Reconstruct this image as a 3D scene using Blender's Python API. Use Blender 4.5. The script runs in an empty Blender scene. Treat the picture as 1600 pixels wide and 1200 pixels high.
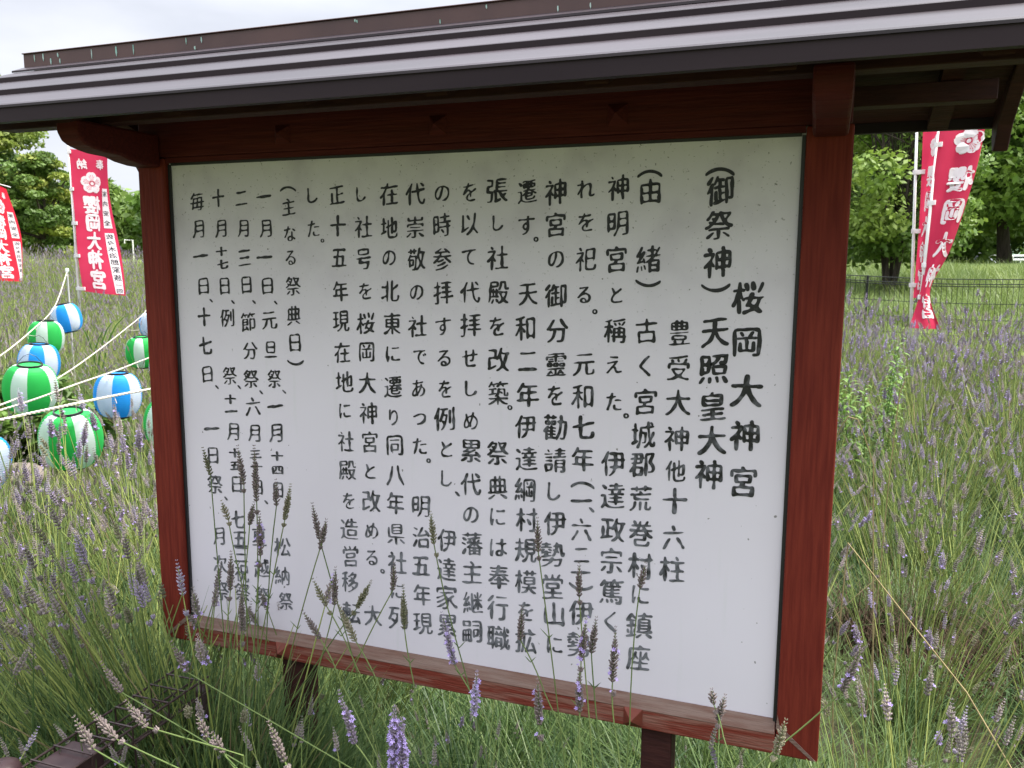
import bpy, bmesh, math, random
import numpy as np
from mathutils import Vector, Matrix, noise, Euler

R = math.radians
SC = bpy.context.scene
COL = SC.collection

# ---------------------------------------------------------------- camera, sky, sun, exposure
cam_d = bpy.data.cameras.new("camera")
cam = bpy.data.objects.new("camera", cam_d); COL.objects.link(cam)
YAW, PITCH, ROLL = -0.3520801, -0.13867694, 0.004192
_f = Vector((math.sin(YAW)*math.cos(PITCH), math.cos(YAW)*math.cos(PITCH), math.sin(PITCH)))
_r = Vector((math.cos(YAW), -math.sin(YAW), 0)); _u = _r.cross(_f)
_r2 = _r*math.cos(ROLL)+_u*math.sin(ROLL); _u2 = -_r*math.sin(ROLL)+_u*math.cos(ROLL)
_m = Matrix((( _r2.x,_u2.x,-_f.x),(_r2.y,_u2.y,-_f.y),(_r2.z,_u2.z,-_f.z))).to_4x4()
_m.translation = Vector((0.80688, -1.74454, 1.49801))
cam.matrix_world = _m
cam_d.sensor_width = 36.0; cam_d.lens = 36.0*1310/1600
cam_d.clip_start = 0.02; cam_d.clip_end = 2000
cam_d.dof.use_dof = True; cam_d.dof.focus_distance = 2.0; cam_d.dof.aperture_fstop = 16
SC.camera = cam

SUN_EL, SUN_AZ = 60.0, 72.0      # azimuth measured from +y towards +x (to the right, slightly behind the board)
w = bpy.data.worlds.new("World"); SC.world = w; w.use_nodes = True
nt = w.node_tree; N = nt.nodes; LK = nt.links
bg = N["Background"]
sky = N.new("ShaderNodeTexSky"); sky.sky_type = 'NISHITA'; sky.sun_disc = False
sky.sun_elevation = R(SUN_EL); sky.sun_rotation = R(SUN_AZ)
sky.air_density = 1.0; sky.dust_density = 2.0
tc = N.new("ShaderNodeTexCoord")
mp = N.new("ShaderNodeMapping"); mp.inputs['Scale'].default_value = (1.6, 1.6, 4.5)
nz = N.new("ShaderNodeTexNoise"); nz.inputs['Scale'].default_value = 1.3; nz.inputs['Detail'].default_value = 6
cr = N.new("ShaderNodeValToRGB"); cr.color_ramp.elements[0].position = .30; cr.color_ramp.elements[1].position = .62
cr.color_ramp.elements[0].color = (.55,.55,.55,1); cr.color_ramp.elements[1].color = (.97,.97,.97,1)
mx = N.new("ShaderNodeMix"); mx.data_type = 'RGBA'
mx.inputs['B'].default_value = (11.6, 11.9, 13.0, 1)      # bright thin cloud
LK.new(tc.outputs['Generated'], mp.inputs['Vector']); LK.new(mp.outputs[0], nz.inputs['Vector'])
LK.new(nz.outputs['Fac'], cr.inputs['Fac']); LK.new(cr.outputs['Color'], mx.inputs['Factor'])
LK.new(sky.outputs['Color'], mx.inputs['A'])
# a cloud deck is brighter overhead than towards the horizon
sz = N.new("ShaderNodeSeparateXYZ"); LK.new(tc.outputs['Generated'], sz.inputs[0])
zr = N.new("ShaderNodeMapRange"); zr.inputs['From Min'].default_value = 0.26; zr.inputs['From Max'].default_value = 0.9
LK.new(sz.outputs['Z'], zr.inputs['Value'])
yr = N.new("ShaderNodeMapRange"); yr.inputs['From Min'].default_value = -1; yr.inputs['From Max'].default_value = 1
yr.inputs['To Min'].default_value = .26; yr.inputs['To Max'].default_value = .40  # added dimming of the horizon behind the viewer, in place of unseen trees
LK.new(sz.outputs['Y'], yr.inputs['Value'])
zy = N.new("ShaderNodeMix"); zy.data_type = 'FLOAT'; zy.inputs['B'].default_value = 1.55
LK.new(zr.outputs[0], zy.inputs['Factor']); LK.new(yr.outputs[0], zy.inputs['A'])
vm = N.new("ShaderNodeVectorMath"); vm.operation = 'SCALE'
LK.new(mx.outputs['Result'], vm.inputs[0]); LK.new(zy.outputs['Result'], vm.inputs['Scale']); LK.new(vm.outputs[0], bg.inputs['Color'])
bg.inputs['Strength'].default_value = 0.085
sun_d = bpy.data.lights.new("sun", 'SUN'); sun_d.energy = 3.2; sun_d.angle = R(11); sun_d.color = (1, .95, .87)
sun = bpy.data.objects.new("sun", sun_d); COL.objects.link(sun)
_sd = Vector((math.sin(R(SUN_AZ))*math.cos(R(SUN_EL)), math.cos(R(SUN_AZ))*math.cos(R(SUN_EL)), math.sin(R(SUN_EL))))
sun.rotation_euler = _sd.to_track_quat('Z', 'Y').to_euler()
SC.view_settings.view_transform = 'Standard'; SC.view_settings.look = 'None'
SC.view_settings.gamma = 1; SC.view_settings.exposure = 1.5
SC.cycles.max_bounces = 8; SC.cycles.diffuse_bounces = 3; SC.cycles.transparent_max_bounces = 8
SC.cycles.use_denoising = True

# ---------------------------------------------------------------- helpers
def mat(name, col, rough=.6, spec=.5, metal=0, trans=0, col2=None, scale=8, stretch=(1,1,1), bump=0, bscale=40,
        rnd=0, detail=5, sharp=(.35,.65)):
    """procedural material: two colours mixed by noise, optional bump, optional translucency, per-object variation"""
    m = bpy.data.materials.new(name); m.use_nodes = True
    t = m.node_tree; n = t.nodes; l = t.links
    b = n["Principled BSDF"]
    b.inputs['Roughness'].default_value = rough; b.inputs['Metallic'].default_value = metal
    b.inputs['Specular IOR Level'].default_value = spec
    b.inputs['Base Color'].default_value = (*col, 1)
    src = None
    tcn = n.new("ShaderNodeTexCoord"); mpp = n.new("ShaderNodeMapping"); mpp.inputs['Scale'].default_value = stretch
    l.new(tcn.outputs['Object'], mpp.inputs['Vector'])
    if col2 is not None:
        tx = n.new("ShaderNodeTexNoise"); tx.inputs['Scale'].default_value = scale; tx.inputs['Detail'].default_value = detail
        l.new(mpp.outputs[0], tx.inputs['Vector'])
        rp = n.new("ShaderNodeValToRGB")
        rp.color_ramp.elements[0].position = sharp[0]; rp.color_ramp.elements[1].position = sharp[1]
        rp.color_ramp.elements[0].color = (*col, 1); rp.color_ramp.elements[1].color = (*col2, 1)
        l.new(tx.outputs['Fac'], rp.inputs['Fac']); src = rp.outputs['Color']
    if rnd:
        oi = n.new("ShaderNodeObjectInfo"); hs = n.new("ShaderNodeHueSaturation")
        ma = n.new("ShaderNodeMapRange"); ma.inputs['To Min'].default_value = 1-rnd; ma.inputs['To Max'].default_value = 1+rnd
        l.new(oi.outputs['Random'], ma.inputs['Value']); l.new(ma.outputs[0], hs.inputs['Value'])
        mh = n.new("ShaderNodeMapRange"); mh.inputs['To Min'].default_value = .5+rnd*.07; mh.inputs['To Max'].default_value = .5-rnd*.07
        l.new(oi.outputs['Random'], mh.inputs['Value']); l.new(mh.outputs[0], hs.inputs['Hue'])
        if src is not None: l.new(src, hs.inputs['Color'])
        else: hs.inputs['Color'].default_value = (*col, 1)
        src = hs.outputs['Color']
    if src is not None: l.new(src, b.inputs['Base Color'])
    if bump:
        bx = n.new("ShaderNodeTexNoise"); bx.inputs['Scale'].default_value = bscale; bx.inputs['Detail'].default_value = 6
        l.new(mpp.outputs[0], bx.inputs['Vector'])
        bp = n.new("ShaderNodeBump"); bp.inputs['Strength'].default_value = bump; bp.inputs['Distance'].default_value = .01
        l.new(bx.outputs['Fac'], bp.inputs['Height']); l.new(bp.outputs[0], b.inputs['Normal'])
    if trans:
        tr = n.new("ShaderNodeBsdfTranslucent"); ms = n.new("ShaderNodeMixShader"); ms.inputs[0].default_value = trans
        tr.inputs['Color'].default_value = (*[min(1, c*1.3) for c in col], 1)
        if src is not None: l.new(src, tr.inputs['Color'])
        out = n["Material Output"]
        l.new(b.outputs[0], ms.inputs[1]); l.new(tr.outputs[0], ms.inputs[2]); l.new(ms.outputs[0], out.inputs['Surface'])
    return m

class MB:
    def __init__(s): s.v = []; s.f = []; s.m = []
    def add(s, vs, fs, mi=0):
        o = len(s.v); s.v += [tuple(p) for p in vs]; s.f += [tuple(i+o for i in f) for f in fs]; s.m += [mi]*len(fs)
    def box(s, x0, x1, y0, y1, z0, z1, mi=0):
        s.add([(x0,y0,z0),(x1,y0,z0),(x1,y1,z0),(x0,y1,z0),(x0,y0,z1),(x1,y0,z1),(x1,y1,z1),(x0,y1,z1)],
              [(3,2,1,0),(4,5,6,7),(0,1,5,4),(1,2,6,5),(2,3,7,6),(3,0,4,7)], mi)
    def tube(s, pts, rad, n=6, mi=0, caps=True):
        pts = [Vector(p) for p in pts]; k = len(pts)
        rs = rad if hasattr(rad, '__len__') else [rad]*k
        t0 = (pts[1]-pts[0]).normalized()
        a = t0.orthogonal().normalized(); vs = []
        for i, p in enumerate(pts):
            t = (pts[min(i+1,k-1)]-pts[max(i-1,0)]).normalized()
            a = (a - t*a.dot(t)).normalized(); b = t.cross(a)
            for j in range(n):
                an = 2*math.pi*j/n
                vs.append(p+(a*math.cos(an)+b*math.sin(an))*rs[i])
        fs = [(i*n+j, i*n+(j+1)%n, (i+1)*n+(j+1)%n, (i+1)*n+j) for i in range(k-1) for j in range(n)]
        if caps: fs += [tuple(range(n-1,-1,-1)), tuple(range((k-1)*n, k*n))]
        s.add(vs, fs, mi)
    def lathe(s, prof, n=24, c=(0,0,0), mi=0, mfun=None):
        vs = [(c[0]+r*math.cos(2*math.pi*j/n), c[1]+r*math.sin(2*math.pi*j/n), c[2]+z) for r, z in prof for j in range(n)]
        for i in range(len(prof)-1):
            pass
        o = len(s.v); s.v += vs
        for i in range(len(prof)-1):
            for j in range(n):
                s.f.append((o+i*n+j, o+i*n+(j+1)%n, o+(i+1)*n+(j+1)%n, o+(i+1)*n+j)); s.m.append(mfun(j) if mfun else mi)
    def prism(s, poly, axis, a0, a1, mi=0):
        """extrude a 2-D polygon along an axis (0: poly is (y,z); 1: (x,z); 2: (x,y))"""
        n = len(poly)
        def p3(q, a): return {0:(a,q[0],q[1]),1:(q[0],a,q[1]),2:(q[0],q[1],a)}[axis]
        s.add([p3(q,a0) for q in poly]+[p3(q,a1) for q in poly],
              [tuple(range(n-1,-1,-1)), tuple(range(n,2*n))]+[(i,(i+1)%n,n+(i+1)%n,n+i) for i in range(n)], mi)
    def mesh(s, name, mats, smooth=False):
        me = bpy.data.meshes.new(name); me.from_pydata(s.v, [], s.f)
        for m in (mats if isinstance(mats, (list,tuple)) else [mats]): me.materials.append(m)
        if s.m and max(s.m) > 0: me.polygons.foreach_set('material_index', s.m)
        bm = bmesh.new(); bm.from_mesh(me); bmesh.ops.recalc_face_normals(bm, faces=bm.faces); bm.to_mesh(me); bm.free()
        if smooth: me.polygons.foreach_set('use_smooth', [True]*len(me.polygons))
        me.update(); return me
    def build(s, name, mats, parent=None, smooth=False, bevel=0, loc=None, label=None):
        o = bpy.data.objects.new(name, s.mesh(name, mats, smooth)); COL.objects.link(o)
        if parent is not None: o.parent = parent
        if loc is not None: o.location = loc
        if bevel:
            b = o.modifiers.new('bevel','BEVEL'); b.width = bevel; b.segments = 2; b.limit_method = 'ANGLE'
        if label: o['label'] = label
        return o

def tag(o, label=None, cat=None, group=None, kind=None):
    if label: o['label'] = label
    if cat: o['category'] = cat
    if group: o['group'] = group
    if kind: o['kind'] = kind
    return o
def thing(name, label, cat, loc=(0,0,0), rz=0, group=None):
    o = bpy.data.objects.new(name, None); COL.objects.link(o); o.location = loc; o.rotation_euler = (0,0,rz)
    o.empty_display_size = .1
    return tag(o, label, cat, group)
def npmesh(name, V, F, mats, mi=None, smooth=False):
    me = bpy.data.meshes.new(name)
    V = np.asarray(V, np.float32); F = np.asarray(F, np.int32); k = F.shape[1]
    me.vertices.add(len(V)); me.vertices.foreach_set('co', V.ravel())
    me.loops.add(F.size); me.loops.foreach_set('vertex_index', F.ravel())
    me.polygons.add(len(F)); me.polygons.foreach_set('loop_start', np.arange(0, F.size, k, dtype=np.int32))
    me.polygons.foreach_set('loop_total', np.full(len(F), k, np.int32))
    for m in (mats if isinstance(mats,(list,tuple)) else [mats]): me.materials.append(m)
    if mi is not None: me.polygons.foreach_set('material_index', np.asarray(mi, np.int32))
    if smooth: me.polygons.foreach_set('use_smooth', np.ones(len(F), bool))
    me.update(calc_edges=True); me.validate(); return me

# ---------------------------------------------------------------- ground
CX, CY = 0.807, -1.745
def ground_h(x, y):
    s = np.hypot(np.asarray(x)-CX, np.asarray(y)-CY)
    ks = np.array([0,3,6,10,13,20,26,32,36,42,55,90,400.]); kz = np.array([0,0,.12,.34,.52,.95,1.35,1.70,1.66,1.35,1.1,1.1,1.1])
    h = (np.interp(s-.8,ks,kz)+np.interp(s,ks,kz)+np.interp(s+.8,ks,kz))/3
    return h + .03*np.sin(np.asarray(x)*1.7+.4)*np.sin(np.asarray(y)*1.3)*np.clip((s-2.5)/3,0,1)
def gz(x, y): return float(ground_h(x, y))
m_soil = mat('soil', (.035,.026,.018), .95, .2, col2=(.05,.065,.02), scale=5, bump=.6, bscale=60)
m_lawn = mat('lawn_ground', (.11,.16,.04), .95, .2, col2=(.17,.215,.065), scale=.7, bump=.4, bscale=30, detail=8)
def radial_sheet(name, radii, nseg, m, cut=None, dz=0):
    V = [];
    for r in radii:
        for j in range(nseg):
            a = 2*math.pi*j/nseg; x, y = CX+r*math.cos(a), CY+r*math.sin(a)
            V.append((x, y, gz(x,y)+dz))
    F = [(i*nseg+j, i*nseg+(j+1)%nseg, (i+1)*nseg+(j+1)%nseg, (i+1)*nseg+j) for i in range(len(radii)-1) for j in range(nseg)]
    o = bpy.data.objects.new(name, npmesh(name, V, F, m, smooth=True)); COL.objects.link(o); return o
gr = radial_sheet('ground', [.001]+[.4*i for i in range(1,60)]+[24+1.0*i for i in range(30)]+[56,62,70,85,110,150,220,320,480], 160, [m_lawn, m_soil])
tag(gr, kind='structure')
_c = np.zeros(len(gr.data.polygons)*3, np.float32); gr.data.polygons.foreach_get('center', _c); _c = _c.reshape(-1,3)
_s = np.hypot(_c[:,0]-CX, _c[:,1]-CY)
def field_edge(x, y):
    """radius of the lavender bed as seen from the path: 16 m to the left, 9.3 m to the right"""
    a = np.arctan2(np.asarray(x)-CX, np.asarray(y)-CY)
    return np.interp(a, [-3.2,-.9,-.5,-.1,.1,.5,3.2], [6,25,24,13,10.3,9.8,5])
gr.data.polygons.foreach_set('material_index', np.where(_s < field_edge(_c[:,0],_c[:,1])+.3, 1, 0).astype(np.int32))

# ---------------------------------------------------------------- notice board
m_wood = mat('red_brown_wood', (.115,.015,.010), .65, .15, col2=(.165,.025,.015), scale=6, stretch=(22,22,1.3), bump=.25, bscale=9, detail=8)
m_wood_shade = mat('red_brown_wood_shaded', (.060,.009,.010), .65, .15, col2=(.088,.014,.013), scale=6, stretch=(1.3,22,22), bump=.25, bscale=9, detail=8)  # same paint as the posts, with the roof's shade darkened into the colour
m_rail = mat('weathered_rail_wood', (.165,.034,.022), .75, .15, col2=(.22,.10,.075), scale=4, stretch=(2.2,20,26), bump=.4, bscale=10, detail=9, sharp=(.42,.62))
m_railtop = mat('bare_grey_wood', (.20,.14,.115), .85, .15, col2=(.15,.085,.065), scale=5, stretch=(2,20,20), bump=.35, bscale=10, detail=8)
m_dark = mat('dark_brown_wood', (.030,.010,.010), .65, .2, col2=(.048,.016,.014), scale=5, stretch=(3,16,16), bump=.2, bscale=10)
m_gasket = mat('black_gasket', (.012,.012,.014), .5)
m_copper = mat('brown_roof_sheet', (.016,.010,.013), .44, .42, col2=(.036,.025,.031), scale=2.5, stretch=(.6,3,3), bump=.025, bscale=14, detail=7)
m_fascia = mat('dark_fascia', (.020,.013,.016), .6, .15, col2=(.028,.019,.022), scale=3, stretch=(.5,3,3))
m_ridge = mat('ridge_sheet', (.085,.040,.036), .45, .5, col2=(.060,.028,.027), scale=3, stretch=(2,1,1), bump=.05, bscale=12)
m_peg = mat('peg_wood', (.17,.04,.024), .6, .3, col2=(.12,.028,.018), scale=30)
m_verdigris = mat('verdigris_stain', (.22,.42,.36), .7, .3, col2=(.40,.50,.47), scale=60)

def panel_material():
    m = bpy.data.materials.new('white_painted_panel'); m.use_nodes = True
    t = m.node_tree; n = t.nodes; l = t.links; b = n["Principled BSDF"]
    b.inputs['Roughness'].default_value = .42; b.inputs['Specular IOR Level'].default_value = .35
    tcn = n.new("ShaderNodeTexCoord")
    def tex(scale, det, lo, hi, stretch=(1,1,1)):
        mpn = n.new("ShaderNodeMapping"); mpn.inputs['Scale'].default_value = stretch
        x = n.new("ShaderNodeTexNoise"); x.inputs['Scale'].default_value = scale; x.inputs['Detail'].default_value = det
        mr = n.new("ShaderNodeMapRange"); mr.inputs['From Min'].default_value = lo; mr.inputs['From Max'].default_value = hi
        l.new(tcn.outputs['Object'], mpn.inputs[0]); l.new(mpn.outputs[0], x.inputs['Vector']); l.new(x.outputs['Fac'], mr.inputs['Value'])
        return mr.outputs[0]
    def mixc(fac, a, bcol, amount):
        mm = n.new("ShaderNodeMath"); mm.operation = 'MULTIPLY'; mm.inputs[1].default_value = amount; l.new(fac, mm.inputs[0])
        x = n.new("ShaderNodeMix"); x.data_type = 'RGBA'; l.new(mm.outputs[0], x.inputs['Factor'])
        if isinstance(a, tuple): x.inputs['A'].default_value = (*a, 1)
        else: l.new(a, x.inputs['A'])
        x.inputs['B'].default_value = (*bcol, 1); return x.outputs['Result']
    c = mixc(tex(2.2, 5, .35, .7), (.69,.65,.715), (.65,.61,.67), 1)
    # grime that has collected under the eave: specks and smudges, denser in the upper third, with purple painted in against green bounce light
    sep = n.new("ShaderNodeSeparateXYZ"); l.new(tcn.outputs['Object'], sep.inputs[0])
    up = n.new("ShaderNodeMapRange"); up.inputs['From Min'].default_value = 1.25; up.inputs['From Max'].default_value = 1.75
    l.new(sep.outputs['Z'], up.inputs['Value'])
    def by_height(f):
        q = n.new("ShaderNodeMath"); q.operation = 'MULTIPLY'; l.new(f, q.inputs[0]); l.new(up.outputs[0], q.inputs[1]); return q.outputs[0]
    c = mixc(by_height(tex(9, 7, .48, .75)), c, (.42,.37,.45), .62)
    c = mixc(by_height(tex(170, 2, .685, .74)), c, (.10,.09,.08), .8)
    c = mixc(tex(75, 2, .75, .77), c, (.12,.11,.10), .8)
    c = mixc(tex(6, 6, .60, .75, (7,1,.5)), c, (.60,.60,.61), .35)
    l.new(c, b.inputs['Base Color'])
    return m
m_panel = panel_material()
def ink_material():
    m = bpy.data.materials.new('brush_ink'); m.use_nodes = True
    t = m.node_tree; n = t.nodes; l = t.links; b = n["Principled BSDF"]; b.inputs['Roughness'].default_value = .5
    tcn = n.new("ShaderNodeTexCoord"); sep = n.new("ShaderNodeSeparateXYZ"); l.new(tcn.outputs['Object'], sep.inputs[0])
    x = n.new("ShaderNodeTexNoise"); x.inputs['Scale'].default_value = 55; x.inputs['Detail'].default_value = 4
    l.new(tcn.outputs['Object'], x.inputs['Vector'])
    # the ink has weathered to grey on the lower, rain-washed part of the board
    wr = n.new("ShaderNodeMapRange"); wr.inputs['From Min'].default_value = 1.45; wr.inputs['From Max'].default_value = .75
    wr.inputs['To Min'].default_value = .0; wr.inputs['To Max'].default_value = .36
    l.new(sep.outputs['Z'], wr.inputs['Value'])
    ad = n.new("ShaderNodeMath"); ad.operation = 'ADD'; l.new(x.outputs['Fac'], ad.inputs[0]); l.new(wr.outputs[0], ad.inputs[1])
    rp = n.new("ShaderNodeValToRGB"); e = rp.color_ramp.elements
    e[0].position = .62; e[0].color = (.005,.005,.007,1); e[1].position = 1.0; e[1].color = (.19,.195,.22,1)
    l.new(ad.outputs[0], rp.inputs['Fac']); l.new(rp.outputs['Color'], b.inputs['Base Color'])
    return m
m_ink = ink_material()

board = thing('notice_board', 'large roofed wooden notice board with a white panel of brush written Japanese columns', 'notice board', (0,0,0))
W2, ZB, ZT = .762, .55, 1.75
OUT = .848; FY, BY = -.016, .075
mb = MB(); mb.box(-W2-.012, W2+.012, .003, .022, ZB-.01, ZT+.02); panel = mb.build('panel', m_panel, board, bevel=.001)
mb = MB(); mb.box(-W2-.001, -W2+.005, -.004, .0025, ZB, ZT); mb.box(W2-.006, W2+.001, -.004, .0025, ZB, ZT)
mb.box(-W2+.006, W2-.007, -.001, .0025, ZT-.002, ZT+.004); mb.build('gasket', m_gasket, board)
for s in (-1, 1):
    mb = MB(); xs = sorted((s*(W2+.0015), s*OUT))
    mb.box(xs[0], xs[1], FY, BY, .485, 1.765); mb.build('post', m_wood, board, bevel=.004)
# header beam
mb = MB(); mb.box(-OUT+.004, OUT-.004, FY+.003, BY-.003, 1.767, 1.93); beam = mb.build('header_beam', m_wood_shade, board, bevel=.004)
mb = MB(); mb.box(-W2, W2, FY+.006, .03, ZT+.004, 1.766); mb.build('trim', m_wood_shade, board)
# bottom rail: sloped bare top, painted face
mb = MB(); mb.prism([(-.020,.488),(-.020,.532),(.0,.553),(.070,.553),(.070,.488)], 0, -W2, W2)
rail = mb.build('bottom_rail', m_rail, board, bevel=.003)
mb = MB(); mb.prism([(-.0215,.5335),(-.0185,.5305),(.002,.5535),(.002,.5565),(-.0002,.5565)], 0, -W2+.002, W2-.002)
mb.build('rail_top_strip', m_railtop, board)
# mitred corner wedge at both ends of the rail
for s in (-1, 1):
    mb = MB(); q = [(s*(W2+.003), .575), (s*(W2+.008),.553), (s*(OUT-.004),.488), (s*(OUT-.012), .488), (s*(W2+.001),.545)]
    mb.prism(q, 1, FY-.002, FY+.004); mb.build('mitre_edge', m_railtop, board)
# legs
for x in (-.437, .512):
    mb = MB(); mb.box(x-.034, x+.034, -.004, .06, -.15, .487); mb.build('leg', m_dark, board, bevel=.004)
def peg(x, z, y, parent, m):
    mb = MB(); r = .022
    mb.add([(x-r,y,z-r),(x+r,y,z-r),(x+r,y,z+r),(x-r,y,z+r),(x,y-.024,z)], [(0,1,4),(1,2,4),(2,3,4),(3,0,4),(3,2,1,0)])
    mb.build('peg', m, parent, bevel=.001)
for x in (-.41, -.005, .398): peg(x, 1.806, FY+.0031, beam, m_wood_shade)
for x in (-.455, .462): peg(x, .513, -.0199, rail, m_peg)
# bracket arms with scrolled undersides, front and rear
for s in (-1, 1):
    prof = [(-.035,1.742),(.07,1.743),(.11,1.748),(.14,1.756),(.19,1.758),(.215,1.762),(.24,1.768),(.257,1.777),(.268,1.796),(.268,1.822),(-.035,1.822)]
    if s < 0: xa, xb = -.835, -.772
    else: xa, xb = .775, .838
    mb = MB(); mb.prism([(-a, z) for a, z in prof[1:10]]+[(FY-.001,1.822),(FY-.001,1.742)], 0, xa, xb); mb.build('bracket_arm', m_wood_shade, board, bevel=.006)
    mb = MB(); mb.prism([(a+.0, z) for a, z in prof[1:10]]+[(BY+.001,1.822),(BY+.001,1.742)], 0, xa, xb); mb.build('bracket_arm', m_wood_shade, board, bevel=.006)
# roof: purlins, rafters, soffit, three stepped sheet courses each side, fascia, ridge, bargeboards
RX = 1.165
for s in (-1, 1):
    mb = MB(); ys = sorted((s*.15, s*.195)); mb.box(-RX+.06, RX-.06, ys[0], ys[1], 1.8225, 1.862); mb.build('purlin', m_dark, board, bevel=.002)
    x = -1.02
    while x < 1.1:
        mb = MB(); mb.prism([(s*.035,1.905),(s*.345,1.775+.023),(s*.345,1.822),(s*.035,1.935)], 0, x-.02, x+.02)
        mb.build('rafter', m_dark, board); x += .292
    mb = MB(); mb.prism([(s*.008,1.952),(s*.366,1.8225),(s*.366,1.829),(s*.008,1.964)], 0, -RX+.02, RX-.02); mb.build('soffit_board', m_dark, board)
    ov = [(.384,1.800,1.8385),(.270,1.8885,1.8985),(.170,1.9435,1.9535)]
    nxt = [(.262,1.8875),(.162,1.9430),(.078,1.9860)]
    for (d, zl, zu), (dn, zn) in zip(ov, nxt):
        mb = MB()
        if d > .3:
            mb.prism([(s*(d+.003),zu-.009),(s*(d+.003),zu-.004),(s*(d-.002),zu),(s*dn,zn+.0012),(s*dn,zn-.012),(s*(d-.018),zu-.014)], 0, -RX, RX)
            mb.build('eave_course', m_copper, board)
            mb = MB(); mb.prism([(s*d,zl),(s*d,zu-.0095),(s*(d-.016),zu-.0165),(s*(d-.018),zl)], 0, -RX+.001, RX-.001)
            mb.build('fascia', m_fascia, board)
        else:
            mb.prism([(s*d,zl),(s*d,zu-.002),(s*(d-.002),zu),(s*dn,zn+.0012),(s*dn,zn-.010),(s*(d-.01),zl)], 0, -RX-.004, RX+.004)
            mb.build('roof_course', m_copper, board)
            mb = MB(); mb.prism([(s*(d+.0015),zl-.0045),(s*(d+.0015),zu-.0025),(s*(d+.0002),zu-.0025),(s*(d+.0002),zl-.0045)], 0, -RX-.003, RX+.003); mb.build('course_shade_strip', m_fascia, board)  # dark matte strip stands in for the overhang shadow on the riser
    mb = MB(); mb.prism([(s*.086,1.9855),(s*.086,1.9905),(s*.049,2.0065),(s*.049,1.9985)], 0, -RX-.008, RX+.008); mb.build('flashing', m_copper, board)
    # bargeboards at both gables, their tails hang below the eave
    for g in (-1, 1):
        xs = sorted((g*(RX-.032), g*(RX-.004)))
        mb = MB(); mb.prism([(s*.006,1.945),(s*.20,1.862),(s*.30,1.795),(s*.335,1.746),(s*.355,1.748),(s*.375,1.797),(s*.366,1.818),(s*.006,1.985)], 0, xs[0], xs[1])
        mb.build('bargeboard', m_dark, board, bevel=.003)
mb = MB(); mb.box(-RX-.004, RX+.004, -.052, .052, 2.0035, 2.038)
mb.prism([(-.056,2.038),(-.056,2.0405),(0,2.052),(.056,2.0405),(.056,2.038)], 0, -RX-.006, RX+.006)
ridge = mb.build('ridge_cap', m_ridge, board, bevel=.002)
# verdigris runs on the ridge face (each a thin crust)
rg = random.Random(5); mb = MB()
for k in range(18):
    x = rg.uniform(-1.15, .45) if k > 7 else (-1.13,-1.10,-1.075,-1.05,-.62,-.60,-.18,.02)[k]
    h = rg.uniform(.006,.024); z1 = rg.choice([2.032, 2.005+h, 2.034]); wv = rg.uniform(.0008,.0022)
    pts = [(x-wv, z1), (x+wv*.6, z1+.001), (x+wv*1.2, z1-h*.6), (x+wv*.2, z1-h), (x-wv*1.1, z1-h*.5)]
    mb.prism(pts, 1, -.0532, -.0518)
mb.build('verdigris_streak', m_verdigris, ridge)
# --- lettering
FONT = {}
def glyph(ch):
    """(verts, faces) of one character, centred, em = 1"""
    if ch in FONT: return FONT[ch]
    cu = bpy.data.curves.new('glyph', 'FONT'); cu.body = ch; cu.size = 1; cu.resolution_u = 3
    ob = bpy.data.objects.new('glyph', cu); COL.objects.link(ob)
    dg = bpy.context.evaluated_depsgraph_get()
    me = bpy.data.meshes.new_from_object(ob.evaluated_get(dg))
    bm = bmesh.new(); bm.from_mesh(me)
    bmesh.ops.remove_doubles(bm, verts=bm.verts, dist=1e-4)
    for _ in range(3):
        es = [e for e in bm.edges if e.is_boundary and e.calc_length() > .06]
        if es: bmesh.ops.subdivide_edges(bm, edges=es, cuts=1)
        bmesh.ops.triangulate(bm, faces=bm.faces)
    bm.verts.index_update()
    for _ in range(3):        # a brush rounds every corner and stroke end
        new = {}
        for v in bm.verts:
            nb = [e.other_vert(v).co for e in v.link_edges if e.is_boundary]
            if len(nb) == 2: new[v] = v.co*.5+(nb[0]+nb[1])*.25
        for v, c_ in new.items(): v.co = c_
    V = np.array([v.co[:2] for v in bm.verts]); c = (V.min(0)+V.max(0))/2
    # outline normals, for brush-like swelling of the strokes
    Nn = np.zeros_like(V)
    for e in bm.edges:
        if len(e.link_faces) == 1:
            a, b = e.verts; f = e.link_faces[0]
            d = np.array([b.co.x-a.co.x, b.co.y-a.co.y]); nn = np.array([d[1], -d[0]]); L = np.linalg.norm(nn)
            if L < 1e-9: continue
            nn /= L; mid = (np.array(a.co[:2])+np.array(b.co[:2]))/2; fc = np.array(f.calc_center_median()[:2])
            if nn@(mid-fc) < 0: nn = -nn
            Nn[a.index] += nn; Nn[b.index] += nn
    L = np.linalg.norm(Nn, axis=1); L[L < 1e-9] = 1; Nn /= L[:,None]
    F = [tuple(v.index for v in f.verts) for f in bm.faces]
    bm.free(); bpy.data.meshes.remove(me); bpy.data.objects.remove(ob); bpy.data.curves.remove(cu)
    FONT[ch] = (V-c, F, Nn); return FONT[ch]
def brush(ch, seed, weight, wob=1.0):
    V, F, Nn = glyph(ch)
    V = V.copy(); out = np.zeros_like(V)
    for i, (x, y) in enumerate(V):
        q = Vector((x*3.1+seed*7.3, y*3.1, seed*1.7))
        sw = weight + wob*.036*noise.noise(q*1.3) + .019*abs(Nn[i][0]) - .001     # uprights a little heavier than level strokes
        x2 = x+Nn[i][0]*sw + wob*.018*noise.noise(q+Vector((9,0,0)))
        y2 = y+Nn[i][1]*sw + wob*.018*noise.noise(q+Vector((0,9,4)))
        out[i] = (x2, y2)
    return out, F
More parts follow.
